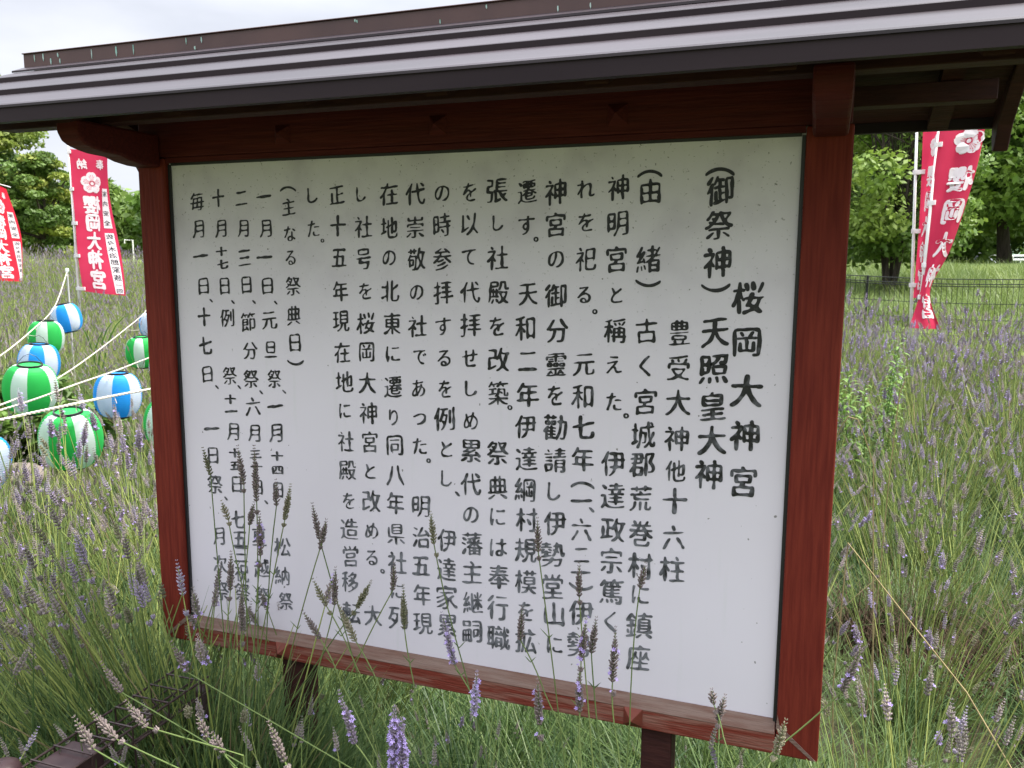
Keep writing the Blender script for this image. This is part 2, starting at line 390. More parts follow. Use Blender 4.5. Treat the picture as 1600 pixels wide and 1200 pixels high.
LETTERING = [
  (0.016, [('桜', 0.6685, 1.4393, 0.0688, 0), ('岡', 0.6697, 1.3495, 0.0697, 0), ('大', 0.6726, 1.2506, 0.0708, 0), ('神', 0.6739, 1.1581, 0.0718, 0), ('宮', 0.674, 1.0614, 0.0728, 0)]),
  (0.015, [('（', 0.6041, 1.6875, 0.0633, 0), ('御', 0.6055, 1.6514, 0.0636, 0), ('祭', 0.6055, 1.5824, 0.0643, 0), ('神', 0.6058, 1.5089, 0.0651, 0), ('）', 0.6039, 1.4576, 0.0656, 0), ('天', 0.606, 1.3669, 0.0665, 0), ('照', 0.6061, 1.292, 0.0673, 0), ('皇', 0.6064, 1.2149, 0.0681, 0), ('大', 0.6077, 1.1437, 0.0688, 0), ('神', 0.6038, 1.0699, 0.0696, 0)]),
  (0.013, [('豊', 0.5335, 1.3647, 0.0596, 0), ('受', 0.5344, 1.2914, 0.0602, 0), ('大', 0.5354, 1.2187, 0.0609, 0), ('神', 0.5352, 1.1409, 0.0616, 0), ('他', 0.5346, 1.0719, 0.0529, 0), ('十', 0.5353, 1.0064, 0.0629, 0), ('六', 0.535, 0.926, 0.0636, 0), ('柱', 0.5345, 0.8546, 0.0643, 0)]),
  (0.013, [('（', 0.4635, 1.6884, 0.0574, 0), ('由', 0.4658, 1.6538, 0.0577, 0), ('緒', 0.4655, 1.5151, 0.059, 0), ('）', 0.4655, 1.4651, 0.0594, 0), ('古', 0.4655, 1.3666, 0.0603, 0), ('く', 0.4633, 1.2923, 0.0549, 0), ('宮', 0.4667, 1.2159, 0.0617, 0), ('城', 0.4645, 1.1439, 0.0624, 0), ('郡', 0.4634, 1.0782, 0.063, 0), ('荒', 0.4625, 1.0047, 0.0637, 0), ('巻', 0.4645, 0.9263, 0.0645, 0), ('村', 0.465, 0.8527, 0.0652, 0), ('に', 0.4667, 0.7872, 0.0526, 0), ('鎮', 0.4657, 0.7163, 0.0665, 0), ('座', 0.4661, 0.6418, 0.0672, 0)]),
  (0.013, [('神', 0.3988, 1.6621, 0.0571, 0), ('明', 0.3991, 1.5877, 0.0578, 0), ('宮', 0.398, 1.5151, 0.0584, 0), ('と', 0.3996, 1.4403, 0.0443, 0), ('稱', 0.3985, 1.3646, 0.0598, 0), ('え', 0.3973, 1.2921, 0.0472, 0), ('た', 0.399, 1.2119, 0.0477, 0), ('。', 0.4262, 1.183, 0.0611, 0), ('伊', 0.4005, 1.0756, 0.0624, 0), ('達', 0.4006, 1.0042, 0.0631, 0), ('政', 0.4022, 0.9278, 0.0638, 0), ('宗', 0.4008, 0.856, 0.0644, 0), ('篤', 0.4023, 0.7854, 0.0651, 0), ('く', 0.4008, 0.715, 0.0592, 0)]),
  (0.011, [('れ', 0.329, 1.6614, 0.0442, 0), ('を', 0.3301, 1.5926, 0.0475, 0), ('祀', 0.3314, 1.515, 0.0565, 0), ('る', 0.3285, 1.4392, 0.0458, 0), ('。', 0.353, 1.4042, 0.0572, 0), ('元', 0.3309, 1.2891, 0.0585, 0), ('和', 0.3292, 1.219, 0.0591, 0), ('七', 0.3318, 1.1512, 0.0597, 0), ('年', 0.3315, 1.0797, 0.0603, 0), ('（', 0.3324, 1.022, 0.0608, 0), ('一', 0.3301, 0.9854, 0.052, 0), ('、', 0.3538, 0.9675, 0.0611, 0), ('六', 0.3311, 0.9196, 0.0617, 0), ('二', 0.3321, 0.8606, 0.0498, 0), ('一', 0.3313, 0.8202, 0.0501, 0), ('）', 0.3318, 0.7858, 0.0629, 0), ('伊', 0.3328, 0.7257, 0.0635, 0), ('勢', 0.331, 0.6492, 0.0642, 0)]),
  (0.014, [('神', 0.2629, 1.6566, 0.0574, 0), ('宮', 0.2637, 1.5882, 0.058, 0), ('の', 0.2646, 1.515, 0.0498, 0), ('御', 0.2655, 1.4369, 0.0593, 0), ('分', 0.2693, 1.3607, 0.0599, 0), ('靈', 0.2673, 1.2863, 0.0606, 0), ('を', 0.2666, 1.2183, 0.052, 0), ('勸', 0.2674, 1.1467, 0.0619, 0), ('請', 0.2683, 1.0715, 0.0625, 0), ('し', 0.2662, 1.001, 0.0506, 0), ('伊', 0.27, 0.9275, 0.0638, 0), ('勢', 0.2648, 0.8536, 0.0646, 0), ('堂', 0.2657, 0.7781, 0.0653, 0), ('山', 0.2695, 0.713, 0.0658, 0), ('に', 0.2719, 0.6393, 0.0532, 0)]),
  (0.012, [('遷', 0.1979, 1.6583, 0.0567, 0), ('す', 0.1969, 1.5877, 0.0487, 0), ('。', 0.2192, 1.5574, 0.0574, 0), ('天', 0.2009, 1.4387, 0.0586, 0), ('和', 0.1955, 1.3641, 0.0593, 0), ('二', 0.202, 1.2906, 0.0599, 0), ('年', 0.2025, 1.216, 0.0605, 0), ('伊', 0.1985, 1.1433, 0.0612, 0), ('達', 0.2005, 1.0701, 0.0619, 0), ('綱', 0.1979, 0.9973, 0.0625, 0), ('村', 0.2015, 0.9273, 0.0631, 0), ('規', 0.2004, 0.8561, 0.0638, 0), ('模', 0.2009, 0.7798, 0.0645, 0), ('を', 0.2014, 0.7088, 0.0554, 0), ('拡', 0.2019, 0.6371, 0.0658, 0)]),
  (0.012, [('張', 0.1283, 1.6628, 0.0574, 0), ('し', 0.13, 1.5941, 0.0435, 0), ('社', 0.1301, 1.5177, 0.0587, 0), ('殿', 0.1318, 1.4419, 0.0593, 0), ('を', 0.1289, 1.3665, 0.051, 0), ('改', 0.1321, 1.2919, 0.0606, 0), ('築', 0.1322, 1.215, 0.0613, 0), ('。', 0.1601, 1.1845, 0.0613, 0), ('祭', 0.1309, 1.0777, 0.0626, 0), ('典', 0.1311, 0.9968, 0.0633, 0), ('に', 0.1312, 0.9271, 0.0511, 0), ('は', 0.1329, 0.8539, 0.0549, 0), ('奉', 0.1347, 0.783, 0.0652, 0), ('行', 0.1316, 0.7076, 0.0659, 0), ('職', 0.1334, 0.6337, 0.0666, 0)]),
  (0.011, [('を', 0.0631, 1.6618, 0.0471, 0), ('以', 0.0629, 1.5922, 0.0559, 0), ('て', 0.0611, 1.5191, 0.0453, 0), ('代', 0.064, 1.4409, 0.0572, 0), ('拝', 0.0653, 1.3676, 0.0578, 0), ('せ', 0.0619, 1.2919, 0.0497, 0), ('し', 0.0649, 1.223, 0.0472, 0), ('め', 0.0647, 1.1473, 0.0507, 0), ('累', 0.0644, 1.0768, 0.0603, 0), ('代', 0.0642, 0.998, 0.061, 0), ('の', 0.064, 0.9244, 0.0524, 0), ('藩', 0.067, 0.8551, 0.0622, 0), ('主', 0.0669, 0.7848, 0.0628, 0), ('継', 0.0683, 0.7108, 0.0635, 0), ('嗣', 0.0665, 0.6388, 0.0641, 0)]),
  (0.011, [('の', -0.0038, 1.6607, 0.0476, 0), ('時', -0.0044, 1.5903, 0.0566, 0), ('参', -0.005, 1.5148, 0.0573, 0), ('拝', -0.0024, 1.4399, 0.0579, 0), ('す', -0.003, 1.3628, 0.0498, 0), ('る', -0.002, 1.2893, 0.0473, 0), ('を', 0.0007, 1.2181, 0.0508, 0), ('例', -0.0015, 1.1474, 0.0604, 0), ('と', 0.0029, 1.0764, 0.0488, 0), ('し', 0.0024, 1.006, 0.0493, 0), ('、', 0.03, 0.9717, 0.0616, 0), ('伊', 0.0029, 0.8552, 0.0629, 0), ('達', 0.0008, 0.7839, 0.0636, 0), ('家', 0.0002, 0.7136, 0.0642, 0), ('累', 0.0014, 0.6429, 0.0648, 0)]),
  (0.011, [('代', -0.0707, 1.661, 0.0539, 0), ('崇', -0.0717, 1.5868, 0.0545, 0), ('敬', -0.0694, 1.5147, 0.0551, 0), ('の', -0.0704, 1.439, 0.0473, 0), ('社', -0.0681, 1.361, 0.0563, 0), ('で', -0.064, 1.2897, 0.0455, 0), ('あ', -0.0683, 1.2158, 0.0489, 0), ('っ', -0.0658, 1.1431, 0.0523, 0), ('た', -0.0666, 1.0786, 0.0498, 0), ('。', -0.0436, 1.045, 0.0586, 0), ('明', -0.0651, 0.9309, 0.0598, 0), ('治', -0.066, 0.8549, 0.0605, 0), ('五', -0.0669, 0.783, 0.0611, 0), ('年', -0.0643, 0.7107, 0.0617, 0), ('現', -0.0635, 0.6376, 0.0623, 0)]),
  (0.011, [('在', -0.1376, 1.6627, 0.0545, 0), ('地', -0.139, 1.5862, 0.0552, 0), ('の', -0.1402, 1.5176, 0.0474, 0), ('北', -0.1383, 1.441, 0.0563, 0), ('東', -0.1346, 1.3651, 0.0569, 0), ('に', -0.1341, 1.2944, 0.0489, 0), ('遷', -0.1355, 1.2153, 0.0582, 0), ('り', -0.1351, 1.1431, 0.047, 0), ('同', -0.1328, 1.075, 0.0593, 0), ('八', -0.1324, 1.0014, 0.0599, 0), ('年', -0.1336, 0.9317, 0.0605, 0), ('県', -0.1331, 0.855, 0.0612, 0), ('社', -0.1308, 0.7827, 0.0617, 0), ('に', -0.132, 0.7108, 0.0499, 0), ('列', -0.1314, 0.6418, 0.063, 0)]),
  (0.011, [('し', -0.2112, 1.6645, 0.043, 0), ('社', -0.2062, 1.5885, 0.0543, 0), ('号', -0.2079, 1.5146, 0.0549, 0), ('を', -0.2045, 1.4401, 0.0472, 0), ('桜', -0.2045, 1.3647, 0.0561, 0), ('岡', -0.2043, 1.2962, 0.0566, 0), ('大', -0.2042, 1.2224, 0.0572, 0), ('神', -0.2024, 1.148, 0.0578, 0), ('宮', -0.2005, 1.0776, 0.0584, 0), ('と', -0.2003, 1.0047, 0.0472, 0), ('改', -0.2001, 0.9312, 0.0596, 0), ('め', -0.2, 0.8553, 0.0512, 0), ('る', -0.2015, 0.7866, 0.0486, 0), ('。', -0.1718, 0.7561, 0.0608, 0), ('大', -0.2011, 0.6377, 0.062, 0)]),
  (0.011, [('正', -0.2763, 1.6633, 0.0529, 0), ('十', -0.2749, 1.5923, 0.0535, 0), ('五', -0.2735, 1.5176, 0.054, 0), ('年', -0.2722, 1.4391, 0.0546, 0), ('現', -0.2725, 1.3675, 0.0552, 0), ('在', -0.271, 1.2921, 0.0558, 0), ('地', -0.2676, 1.2207, 0.0563, 0), ('に', -0.2677, 1.1501, 0.0483, 0), ('社', -0.2662, 1.0741, 0.0575, 0), ('殿', -0.2645, 1.0022, 0.058, 0), ('を', -0.263, 0.9248, 0.0498, 0), ('造', -0.263, 0.853, 0.0592, 0), ('営', -0.2612, 0.7823, 0.0598, 0), ('移', -0.2648, 0.7154, 0.0604, 0), ('転', -0.2632, 0.635, 0.061, 0)]),
  (0.012, [('し', -0.3429, 1.6649, 0.0455, 0), ('た', -0.342, 1.5871, 0.046, 0), ('。', -0.3181, 1.5583, 0.0511, 0)]),
  (0.01, [('（', -0.4105, 1.6816, 0.051, 0), ('主', -0.4103, 1.6394, 0.0462, 0), ('な', -0.4091, 1.5757, 0.044, 0), ('る', -0.4095, 1.5176, 0.0444, 0), ('祭', -0.4048, 1.4497, 0.0527, 0), ('典', -0.4056, 1.3781, 0.0532, 0), ('日', -0.4045, 1.3106, 0.0537, 0), ('）', -0.4045, 1.2615, 0.0541, 0)]),
  (0.01, [('一', -0.481, 1.6653, 0.0487, 0), ('月', -0.4787, 1.5887, 0.0492, 0), ('一', -0.4855, 1.5191, 0.0498, 0), ('日', -0.4792, 1.4488, 0.0502, 0), ('、', -0.4565, 1.4084, 0.0503, 0), ('元', -0.4772, 1.3637, 0.0508, 0), ('旦', -0.4765, 1.2921, 0.0513, 0), ('祭', -0.4682, 1.2185, 0.0518, 0), ('、', -0.441, 1.1876, 0.0518, 0), ('一', -0.4692, 1.1487, 0.0523, 0), ('月', -0.4701, 1.0799, 0.0528, 0), ('十', -0.4687, 1.0206, 0.0426, 1), ('四', -0.4683, 0.9841, 0.0428, 1), ('日', -0.4685, 0.9323, 0.0485, 0), ('松', -0.4629, 0.7824, 0.0549, 0), ('納', -0.466, 0.7048, 0.0555, 0), ('祭', -0.457, 0.6368, 0.0559, 0)]),
  (0.01, [('二', -0.5469, 1.6623, 0.0493, 0), ('月', -0.5447, 1.5894, 0.0498, 0), ('三', -0.5444, 1.5175, 0.0503, 0), ('日', -0.5418, 1.4513, 0.0507, 0), ('、', -0.5208, 1.4088, 0.0508, 0), ('節', -0.5405, 1.3589, 0.0514, 0), ('分', -0.5381, 1.2865, 0.0519, 0), ('祭', -0.5395, 1.2149, 0.0524, 0), ('、', -0.51, 1.1822, 0.0524, 0), ('六', -0.5369, 1.1445, 0.0529, 0), ('月', -0.5362, 1.0751, 0.0534, 0), ('三', -0.5348, 1.0201, 0.043, 1), ('十', -0.5324, 0.9868, 0.0432, 1), ('日', -0.5309, 0.933, 0.0489, 0), ('、', -0.507, 0.8964, 0.0544, 0), ('夏', -0.533, 0.7997, 0.0554, 0), ('越', -0.5287, 0.7172, 0.0559, 0), ('祭', -0.5281, 0.6404, 0.0565, 0)]),
  (0.01, [('十', -0.6159, 1.6654, 0.0498, 0), ('月', -0.6122, 1.5902, 0.0503, 0), ('十', -0.6133, 1.5334, 0.0406, 1), ('七', -0.6111, 1.5016, 0.0407, 1), ('日', -0.6081, 1.4473, 0.0513, 0), ('、', -0.5847, 1.4076, 0.0514, 0), ('例', -0.6044, 1.3669, 0.0518, 0), ('祭', -0.6041, 1.2199, 0.0529, 0), ('、', -0.5759, 1.1917, 0.0529, 0), ('十', -0.6053, 1.1586, 0.0427, 1), ('一', -0.6049, 1.127, 0.0429, 0), ('月', -0.6017, 1.0737, 0.0539, 0), ('十', -0.5985, 1.0183, 0.0435, 1), ('五', -0.5982, 0.9844, 0.0437, 1), ('日', -0.5966, 0.9352, 0.0549, 0), ('七', -0.5973, 0.8406, 0.0556, 0), ('五', -0.5938, 0.7873, 0.056, 0), ('三', -0.5918, 0.7457, 0.0563, 0), ('祝', -0.5923, 0.6947, 0.0567, 0), ('祭', -0.5928, 0.6417, 0.0571, 0)]),
  (0.01, [('毎', -0.6812, 1.6575, 0.0504, 0), ('月', -0.6813, 1.5894, 0.0509, 0), ('一', -0.6792, 1.5223, 0.0513, 0), ('日', -0.6736, 1.4466, 0.0518, 0), ('、', -0.6517, 1.4097, 0.0519, 0), ('十', -0.6761, 1.3684, 0.0524, 0), ('七', -0.6763, 1.2945, 0.053, 0), ('日', -0.6744, 1.2199, 0.0535, 0), ('、', -0.6459, 1.188, 0.0535, 0), ('一', -0.6682, 1.0773, 0.0545, 0), ('日', -0.6681, 1.0058, 0.055, 0), ('祭', -0.6662, 0.9286, 0.0556, 0), ('、', -0.6332, 0.8938, 0.0555, 0), ('月', -0.6614, 0.788, 0.0566, 0), ('次', -0.6615, 0.7103, 0.0572, 0), ('祭', -0.6613, 0.6355, 0.0577, 0)]),
]
STEMS = [
  ((-0.5599, -0.16, 1.0674), (-0.5444, -0.156, 1.0022), (-0.5008, -0.19, 0.6719), 0, 'thin lavender stem rising in front of the leftmost column, spike lying across 日祭'),
  ((-0.4276, -0.2, 1.0905), (-0.4175, -0.196, 1.0005), (-0.3984, -0.23, 0.6649), 0, 'tall green lavender stem, spike covering 十五 in the second column from the left'),
  ((-0.3511, -0.24, 1.1046), (-0.3531, -0.236, 0.9783), (-0.3371, -0.27, 0.6916), 0, 'straight lavender stem with long olive spike over 三十日 in the third column from left'),
  ((-0.3264, -0.2, 1.0205), (-0.3301, -0.196, 0.9596), (-0.3434, -0.23, 0.6737), 0, 'lavender stem, grey green spike hiding the lower 日 of the fourth column from left'),
  ((-0.3018, -0.18, 1.0075), (-0.3234, -0.176, 0.9215), (-0.3757, -0.21, 0.6365), 0, 'lavender stem leaning right with its spike just right of the upper part of 松'),
  ((-0.521, -0.15, 0.9383), (-0.506, -0.146, 0.8927), (-0.4505, -0.18, 0.7631), 0, 'short lavender stem leaning left, its small spike between 日祭 and 七 at lower left'),
  ((-0.3725, -0.22, 0.9691), (-0.3903, -0.216, 0.9136), (-0.4054, -0.25, 0.7106), 0, 'lavender stem leaning right with a small spike left of 夏'),
  ((-0.3137, -0.28, 0.9698), (-0.3178, -0.276, 0.8699), (-0.3148, -0.31, 0.7047), 0.25, 'lavender stem with mauve tinted spike growing over 夏越 in the third column'),
  ((-0.3764, -0.3, 0.8791), (-0.386, -0.296, 0.7885), (-0.3776, -0.33, 0.6884), 0, "stout pale lavender spike left of the 七五三祭 column near the board's lower left corner"),
  ((-0.3193, -0.34, 0.8244), (-0.3274, -0.336, 0.721), (-0.3006, -0.37, 0.6614), 0, 'fat pale lavender spike standing over the last 祭 of the second column from the left'),
  ((-0.2522, -0.17, 0.9651), (-0.2389, -0.166, 0.8828), (-0.1155, -0.2, 0.5538), 0, 'long thin lavender stem leaning left, highest spike below した in the blank column'),
  ((-0.2033, -0.19, 0.9388), (-0.2193, -0.186, 0.8824), (-0.2926, -0.22, 0.6083), 0, 'thin lavender stem leaning right, spike crossing the topmost spike of the blank column'),
  ((-0.2228, -0.22, 0.8086), (-0.1925, -0.216, 0.7489), (-0.1001, -0.25, 0.6407), 0, 'lavender stem leaning left with spike left of 移転'),
  ((-0.177, -0.2, 0.8344), (-0.1838, -0.196, 0.7453), (-0.2041, -0.23, 0.6206), 0.1, 'upright lavender spike immediately left of 移'),
  ((-0.1138, -0.3, 0.8062), (-0.0709, -0.296, 0.7212), (0.0097, -0.33, 0.6353), 0.0, 'thick mauve grey lavender spike leaning left across 転'),
  ((-0.0986, -0.18, 0.8068), (-0.1383, -0.176, 0.7367), (-0.2529, -0.21, 0.5641), 0, 'lavender stem leaning far right, spike between 転 and 大'),
  ((-0.2245, -0.26, 0.7496), (-0.185, -0.256, 0.6908), (-0.1173, -0.29, 0.6274), 0, 'low lavender spike leaning left beneath the blank column of the board'),
  ((0.0393, -0.16, 0.9741), (0.0443, -0.156, 0.9019), (0.1335, -0.19, 0.6321), 0, 'tall lavender stem leaning left with spike right of 治, rising from under 家累'),
  ((0.2787, -0.15, 0.9833), (0.2794, -0.146, 0.9106), (0.3371, -0.18, 0.5865), 0, 'tallest lavender stem of the right half, spike standing between 規 and 勢'),
  ((-0.0458, -0.17, 0.8516), (-0.0522, -0.166, 0.7873), (-0.1373, -0.2, 0.6032), 0, 'lavender stem leaning right with a spike over 社に in the 県社に列 column'),
  ((-0.0034, -0.21, 0.8207), (-0.0039, -0.206, 0.7222), (0.0322, -0.24, 0.6305), 0, 'green lavender stem with long loose spike just right of 列'),
  ((0.1196, -0.28, 0.807), (0.1454, -0.276, 0.6988), (0.1908, -0.31, 0.673), 0.45, 'purple flowering lavender spike in front of the last 累'),
  ((0.2568, -0.18, 0.8003), (0.2516, -0.176, 0.7249), (0.3184, -0.21, 0.6334), 0, 'grey green lavender spike over 拡 with a stem bending right'),
  ((0.3774, -0.18, 0.9098), (0.3774, -0.176, 0.8384), (0.4073, -0.21, 0.6434), 0, 'lavender spike over 二一 in the column ending 伊勢'),
  ((0.4203, -0.28, 0.8387), (0.4106, -0.276, 0.7532), (0.4184, -0.31, 0.6188), 0.35, 'dense lavender spike with violet foot over the last 勢'),
  ((0.4326, -0.25, 0.8322), (0.4227, -0.246, 0.7573), (0.4468, -0.28, 0.6212), 0, 'pale lavender spike leaning right directly right of the last 勢'),
  ((0.4817, -0.3, 0.8415), (0.477, -0.296, 0.7322), (0.4983, -0.33, 0.6214), 0.3, 'thick lavender spike with violet foot in front of the final く'),
  ((0.5039, -0.14, 0.9126), (0.4928, -0.136, 0.8588), (0.4859, -0.17, 0.5829), 0, 'very thin lavender stem running up through に鎮座'),
  ((0.6481, -0.2, 0.7013), (0.6523, -0.196, 0.6701), (0.6756, -0.23, 0.6281), 0, 'small green lavender tip before the blank lower right of the board'),
  ((0.6734, -0.2, 0.6944), (0.6619, -0.196, 0.6392), (0.6672, -0.23, 0.6005), 0, 'short lavender spike over the bottom rail near its right end'),
  ((0.2671, -0.45, 0.7867), (0.2591, -0.446, 0.7006), (0.2793, -0.48, 0.6481), 0.7, 'violet lavender flower against the bottom rail beneath 行職'),
  ((0.4462, -0.42, 0.8128), (0.4476, -0.416, 0.7294), (0.4605, -0.45, 0.6584), 0.4, 'lavender spike with two pale violet florets against the rail beneath 伊勢'),
  ((0.7878, -0.42, 0.7846), (0.7749, -0.416, 0.7213), (0.766, -0.45, 0.6987), 0, 'pale lavender spike in front of the mitred right corner of the frame'),
  ((0.1556, -0.55, 0.7503), (0.1568, -0.546, 0.6537), (0.1981, -0.58, 0.5955), 1.0, 'largest violet lavender cluster at the bottom centre of the photo'),
  ((0.0472, -0.55, 0.759), (0.0746, -0.546, 0.6636), (0.1377, -0.58, 0.6342), 0.5, 'lavender spike with violet lower half left of the large violet cluster'),
  ((0.3971, -0.5, 0.8202), (0.3999, -0.496, 0.7391), (0.4195, -0.53, 0.6738), 0.15, 'grey lavender spike with two white violet florets under the rail'),
  ((-0.3849, -0.48, 0.7483), (-0.3538, -0.476, 0.6878), (-0.1342, -0.51, 0.647), 0.2, 'nodding lavender spike with two florets above the far end of the wire fence'),
  ((-0.4984, -0.55, 0.7173), (-0.4547, -0.546, 0.66), (-0.2111, -0.58, 0.6183), 0, 'pinkish lavender spike arching left beyond the wire fence, higher of two'),
  ((-0.2643, -0.72, 0.7668), (-0.2257, -0.716, 0.7262), (-0.0016, -0.75, 0.7437), 0, 'pinkish lavender spike lying over the middle wires of the fence'),
  ((-0.2998, -0.76, 0.7646), (-0.2511, -0.756, 0.7212), (-0.067, -0.79, 0.7208), 0, 'pinkish lavender spike lying over the near wires of the fence'),
  ((-0.2902, -0.8, 0.7753), (-0.2582, -0.796, 0.7255), (-0.0922, -0.83, 0.7184), 0, 'lavender spike over the brown plate of the wire fence'),
  ((-0.1502, -0.68, 0.7429), (-0.1345, -0.676, 0.7044), (-0.048, -0.71, 0.6879), 0, 'tan lavender spike right of the wire fence'),
  ((-0.1037, -0.7, 0.7311), (-0.0841, -0.696, 0.6988), (-0.0198, -0.73, 0.6896), 0, 'short tan lavender spike lowest right of the wire fence'),
  ((0.0105, -0.7, 0.7746), (0.0354, -0.696, 0.7093), (0.0879, -0.73, 0.6875), 0, 'tan lavender spike between the wire fence and the violet cluster'),
  ((0.8991, -0.3, 0.8684), (0.8737, -0.296, 0.7878), (0.7854, -0.33, 0.6949), 0.35, 'leaning lavender spike with violet foot just right of the right post'),
]
LANTERN_POS = [(-5.444, 3.855, 1.035), (-4.655, 2.954, 0.96), (-3.985, 2.31, 0.863), (-2.94, 1.366, 0.877), (-2.207, 0.936, 0.756), (-2.893, 1.877, 0.774), (-4.354, 3.583, 0.801), (-5.561, 4.987, 0.904), (-2.434, 1.762, 0.668), (-2.723, 0.898, 0.613)]
ROPES = [[(-5.625, 4.059, 1.442), (-5.202, 3.526, 1.15), (-4.309, 2.548, 1.051), (-3.775, 1.871, 0.96), (-3.408, 1.353, 0.911), (-2.868, 0.689, 0.902), (-2.211, 0.02, 0.926)], [(-5.71, 5.989, 1.606), (-5.324, 4.769, 1.131), (-4.968, 4.242, 1.048), (-4.352, 3.382, 0.977), (-3.724, 2.529, 0.924), (-3.327, 1.914, 0.865), (-2.97, 1.398, 0.854), (-2.755, 1.046, 0.852), (-2.633, 0.768, 0.854), (-2.211, 0.02, 0.926)], [(-3.715, 4.051, 1.008), (-3.323, 2.675, 0.913), (-2.876, 1.872, 0.917), (-2.674, 1.407, 0.908), (-2.502, 1.039, 0.901), (-2.389, 0.757, 0.897), (-2.346, 0.557, 0.896), (-2.211, 0.02, 0.926)], [(-2.375, 2.378, 0.914), (-2.202, 1.473, 0.912), (-2.149, 1.171, 0.919), (-2.052, 0.886, 0.935), (-1.977, 0.593, 0.944), (-1.93, 0.395, 0.949), (-1.992, 0.297, 0.943), (-2.211, 0.02, 0.926)]]

for ci, (weight, row) in enumerate(LETTERING):
    mb = MB()
    for k, (ch, x, z, h, half) in enumerate(row):
        rr = random.Random(ci*100+k)
        if ch in '（）':
            V, F = brush(ch, ci+k*.37, .004, .4); V = np.stack([V[:,1], -V[:,0]], 1)*h*.98; V[:,1] *= 1.0
        elif ch in '、。':
            V, F = brush(ch, ci+k*.37, .010, .5); V = V*h*(.62 if ch == '。' else .75)
        elif ch == '一':
            V, F = brush(ch, ci+k*.37, .022); V = V*h*1.02
        else:
            V, F = brush(ch, ci+k*.37, weight-(.003 if ci < 2 else .009)+(.028 if half else 0)+(.014 if ch in '二三十七五' else 0)); V = V*h*rr.uniform(.95,1.03)
            V[:,0] *= rr.uniform(.84,.96)
        if half: V[:,1] *= .62
        a = R(rr.uniform(-1.5,2.0)); sh = rr.uniform(.05,.14) if ch not in '（）、。' else 0
        P = [(x+p[0]*math.cos(a)-p[1]*math.sin(a), -.0002-.00005, z+p[1]*math.cos(a)+p[0]*(math.sin(a)+sh)) for p in V]
        P = [(p[0], .0022, p[2]) for p in P]
        mb.add(P, F)
    mb.build('text_column', m_ink, panel)

# ---------------------------------------------------------------- scatter helper (only for uncountable growth)
def scatter(name, label, cat, srcs, pts, rots, scl, idx):
    c = bpy.data.collections.new(name+'_source')
    for i, me in enumerate(srcs):
        o = bpy.data.objects.new('%s_source_%02d' % (name, i), me); c.objects.link(o)
    me = bpy.data.meshes.new(name); pts = np.asarray(pts, np.float32)
    me.vertices.add(len(pts)); me.vertices.foreach_set('co', pts.ravel())
    a = me.attributes.new('rot','FLOAT_VECTOR','POINT'); a.data.foreach_set('vector', np.asarray(rots, np.float32).ravel())
    a = me.attributes.new('scl','FLOAT','POINT'); a.data.foreach_set('value', np.asarray(scl, np.float32))
    a = me.attributes.new('idx','INT','POINT'); a.data.foreach_set('value', np.asarray(idx, np.int32))
    o = bpy.data.objects.new(name, me); COL.objects.link(o)
    g = bpy.data.node_groups.new(name, 'GeometryNodeTree')
    g.interface.new_socket('Geometry', in_out='INPUT', socket_type='NodeSocketGeometry')
    g.interface.new_socket('Geometry', in_out='OUTPUT', socket_type='NodeSocketGeometry')
    gi = g.nodes.new('NodeGroupInput'); go = g.nodes.new('NodeGroupOutput')
    ip = g.nodes.new('GeometryNodeInstanceOnPoints'); cn = g.nodes.new('GeometryNodeCollectionInfo')
    cn.inputs['Collection'].default_value = c; cn.inputs['Separate Children'].default_value = True; cn.inputs['Reset Children'].default_value = True
    def na(nm, dt):
        q = g.nodes.new('GeometryNodeInputNamedAttribute'); q.data_type = dt; q.inputs['Name'].default_value = nm
        return [s for s in q.outputs if s.enabled and s.name == 'Attribute'][0]
    ip.inputs['Pick Instance'].default_value = True
    L = g.links
    L.new(gi.outputs[0], ip.inputs['Points']); L.new(cn.outputs[0], ip.inputs['Instance'])
    L.new(na('idx','INT'), ip.inputs['Instance Index']); L.new(na('rot','FLOAT_VECTOR'), ip.inputs['Rotation']); L.new(na('scl','FLOAT'), ip.inputs['Scale'])
    L.new(ip.outputs[0], go.inputs[0])
    md = o.modifiers.new('scatter','NODES'); md.node_group = g
    return tag(o, label, cat, kind='stuff')

# ---------------------------------------------------------------- lavender
m_stem = mat('lavender_stem', (.235,.295,.085), .6, .3, rnd=.35, trans=.15)
m_stemd = mat('lavender_stem_dark', (.11,.155,.045), .65, .25, rnd=.2, trans=.1)
m_calyx = mat('lavender_calyx', (.215,.185,.19), .8, .15, col2=(.32,.275,.25), scale=140, rnd=.35)
m_calyxh = mat('lavender_calyx_near', (.145,.118,.118), .8, .15, col2=(.215,.175,.16), scale=140)
m_calyxv = mat('lavender_calyx_violet', (.25,.205,.315), .75, .2, col2=(.32,.28,.31), scale=140, rnd=.3)
m_calyxg = mat('lavender_calyx_green', (.16,.165,.095), .75, .2, col2=(.22,.195,.14), scale=140, rnd=.25)
m_floret = mat('lavender_floret', (.42,.31,.68), .6, .2, col2=(.60,.50,.82), scale=300, trans=.25)
m_leaf = mat('lavender_leaf', (.088,.145,.045), .65, .3, rnd=.35, trans=.2)
m_grass = mat('grass_blade', (.070,.125,.032), .5, .4, rnd=.4, trans=.25)
m_meadow = mat('meadow_grass_blade', (.145,.205,.05), .5, .4, rnd=.3, trans=.3)
m_straw = mat('dry_straw', (.33,.27,.135), .75, .2, col2=(.24,.19,.095), scale=30)

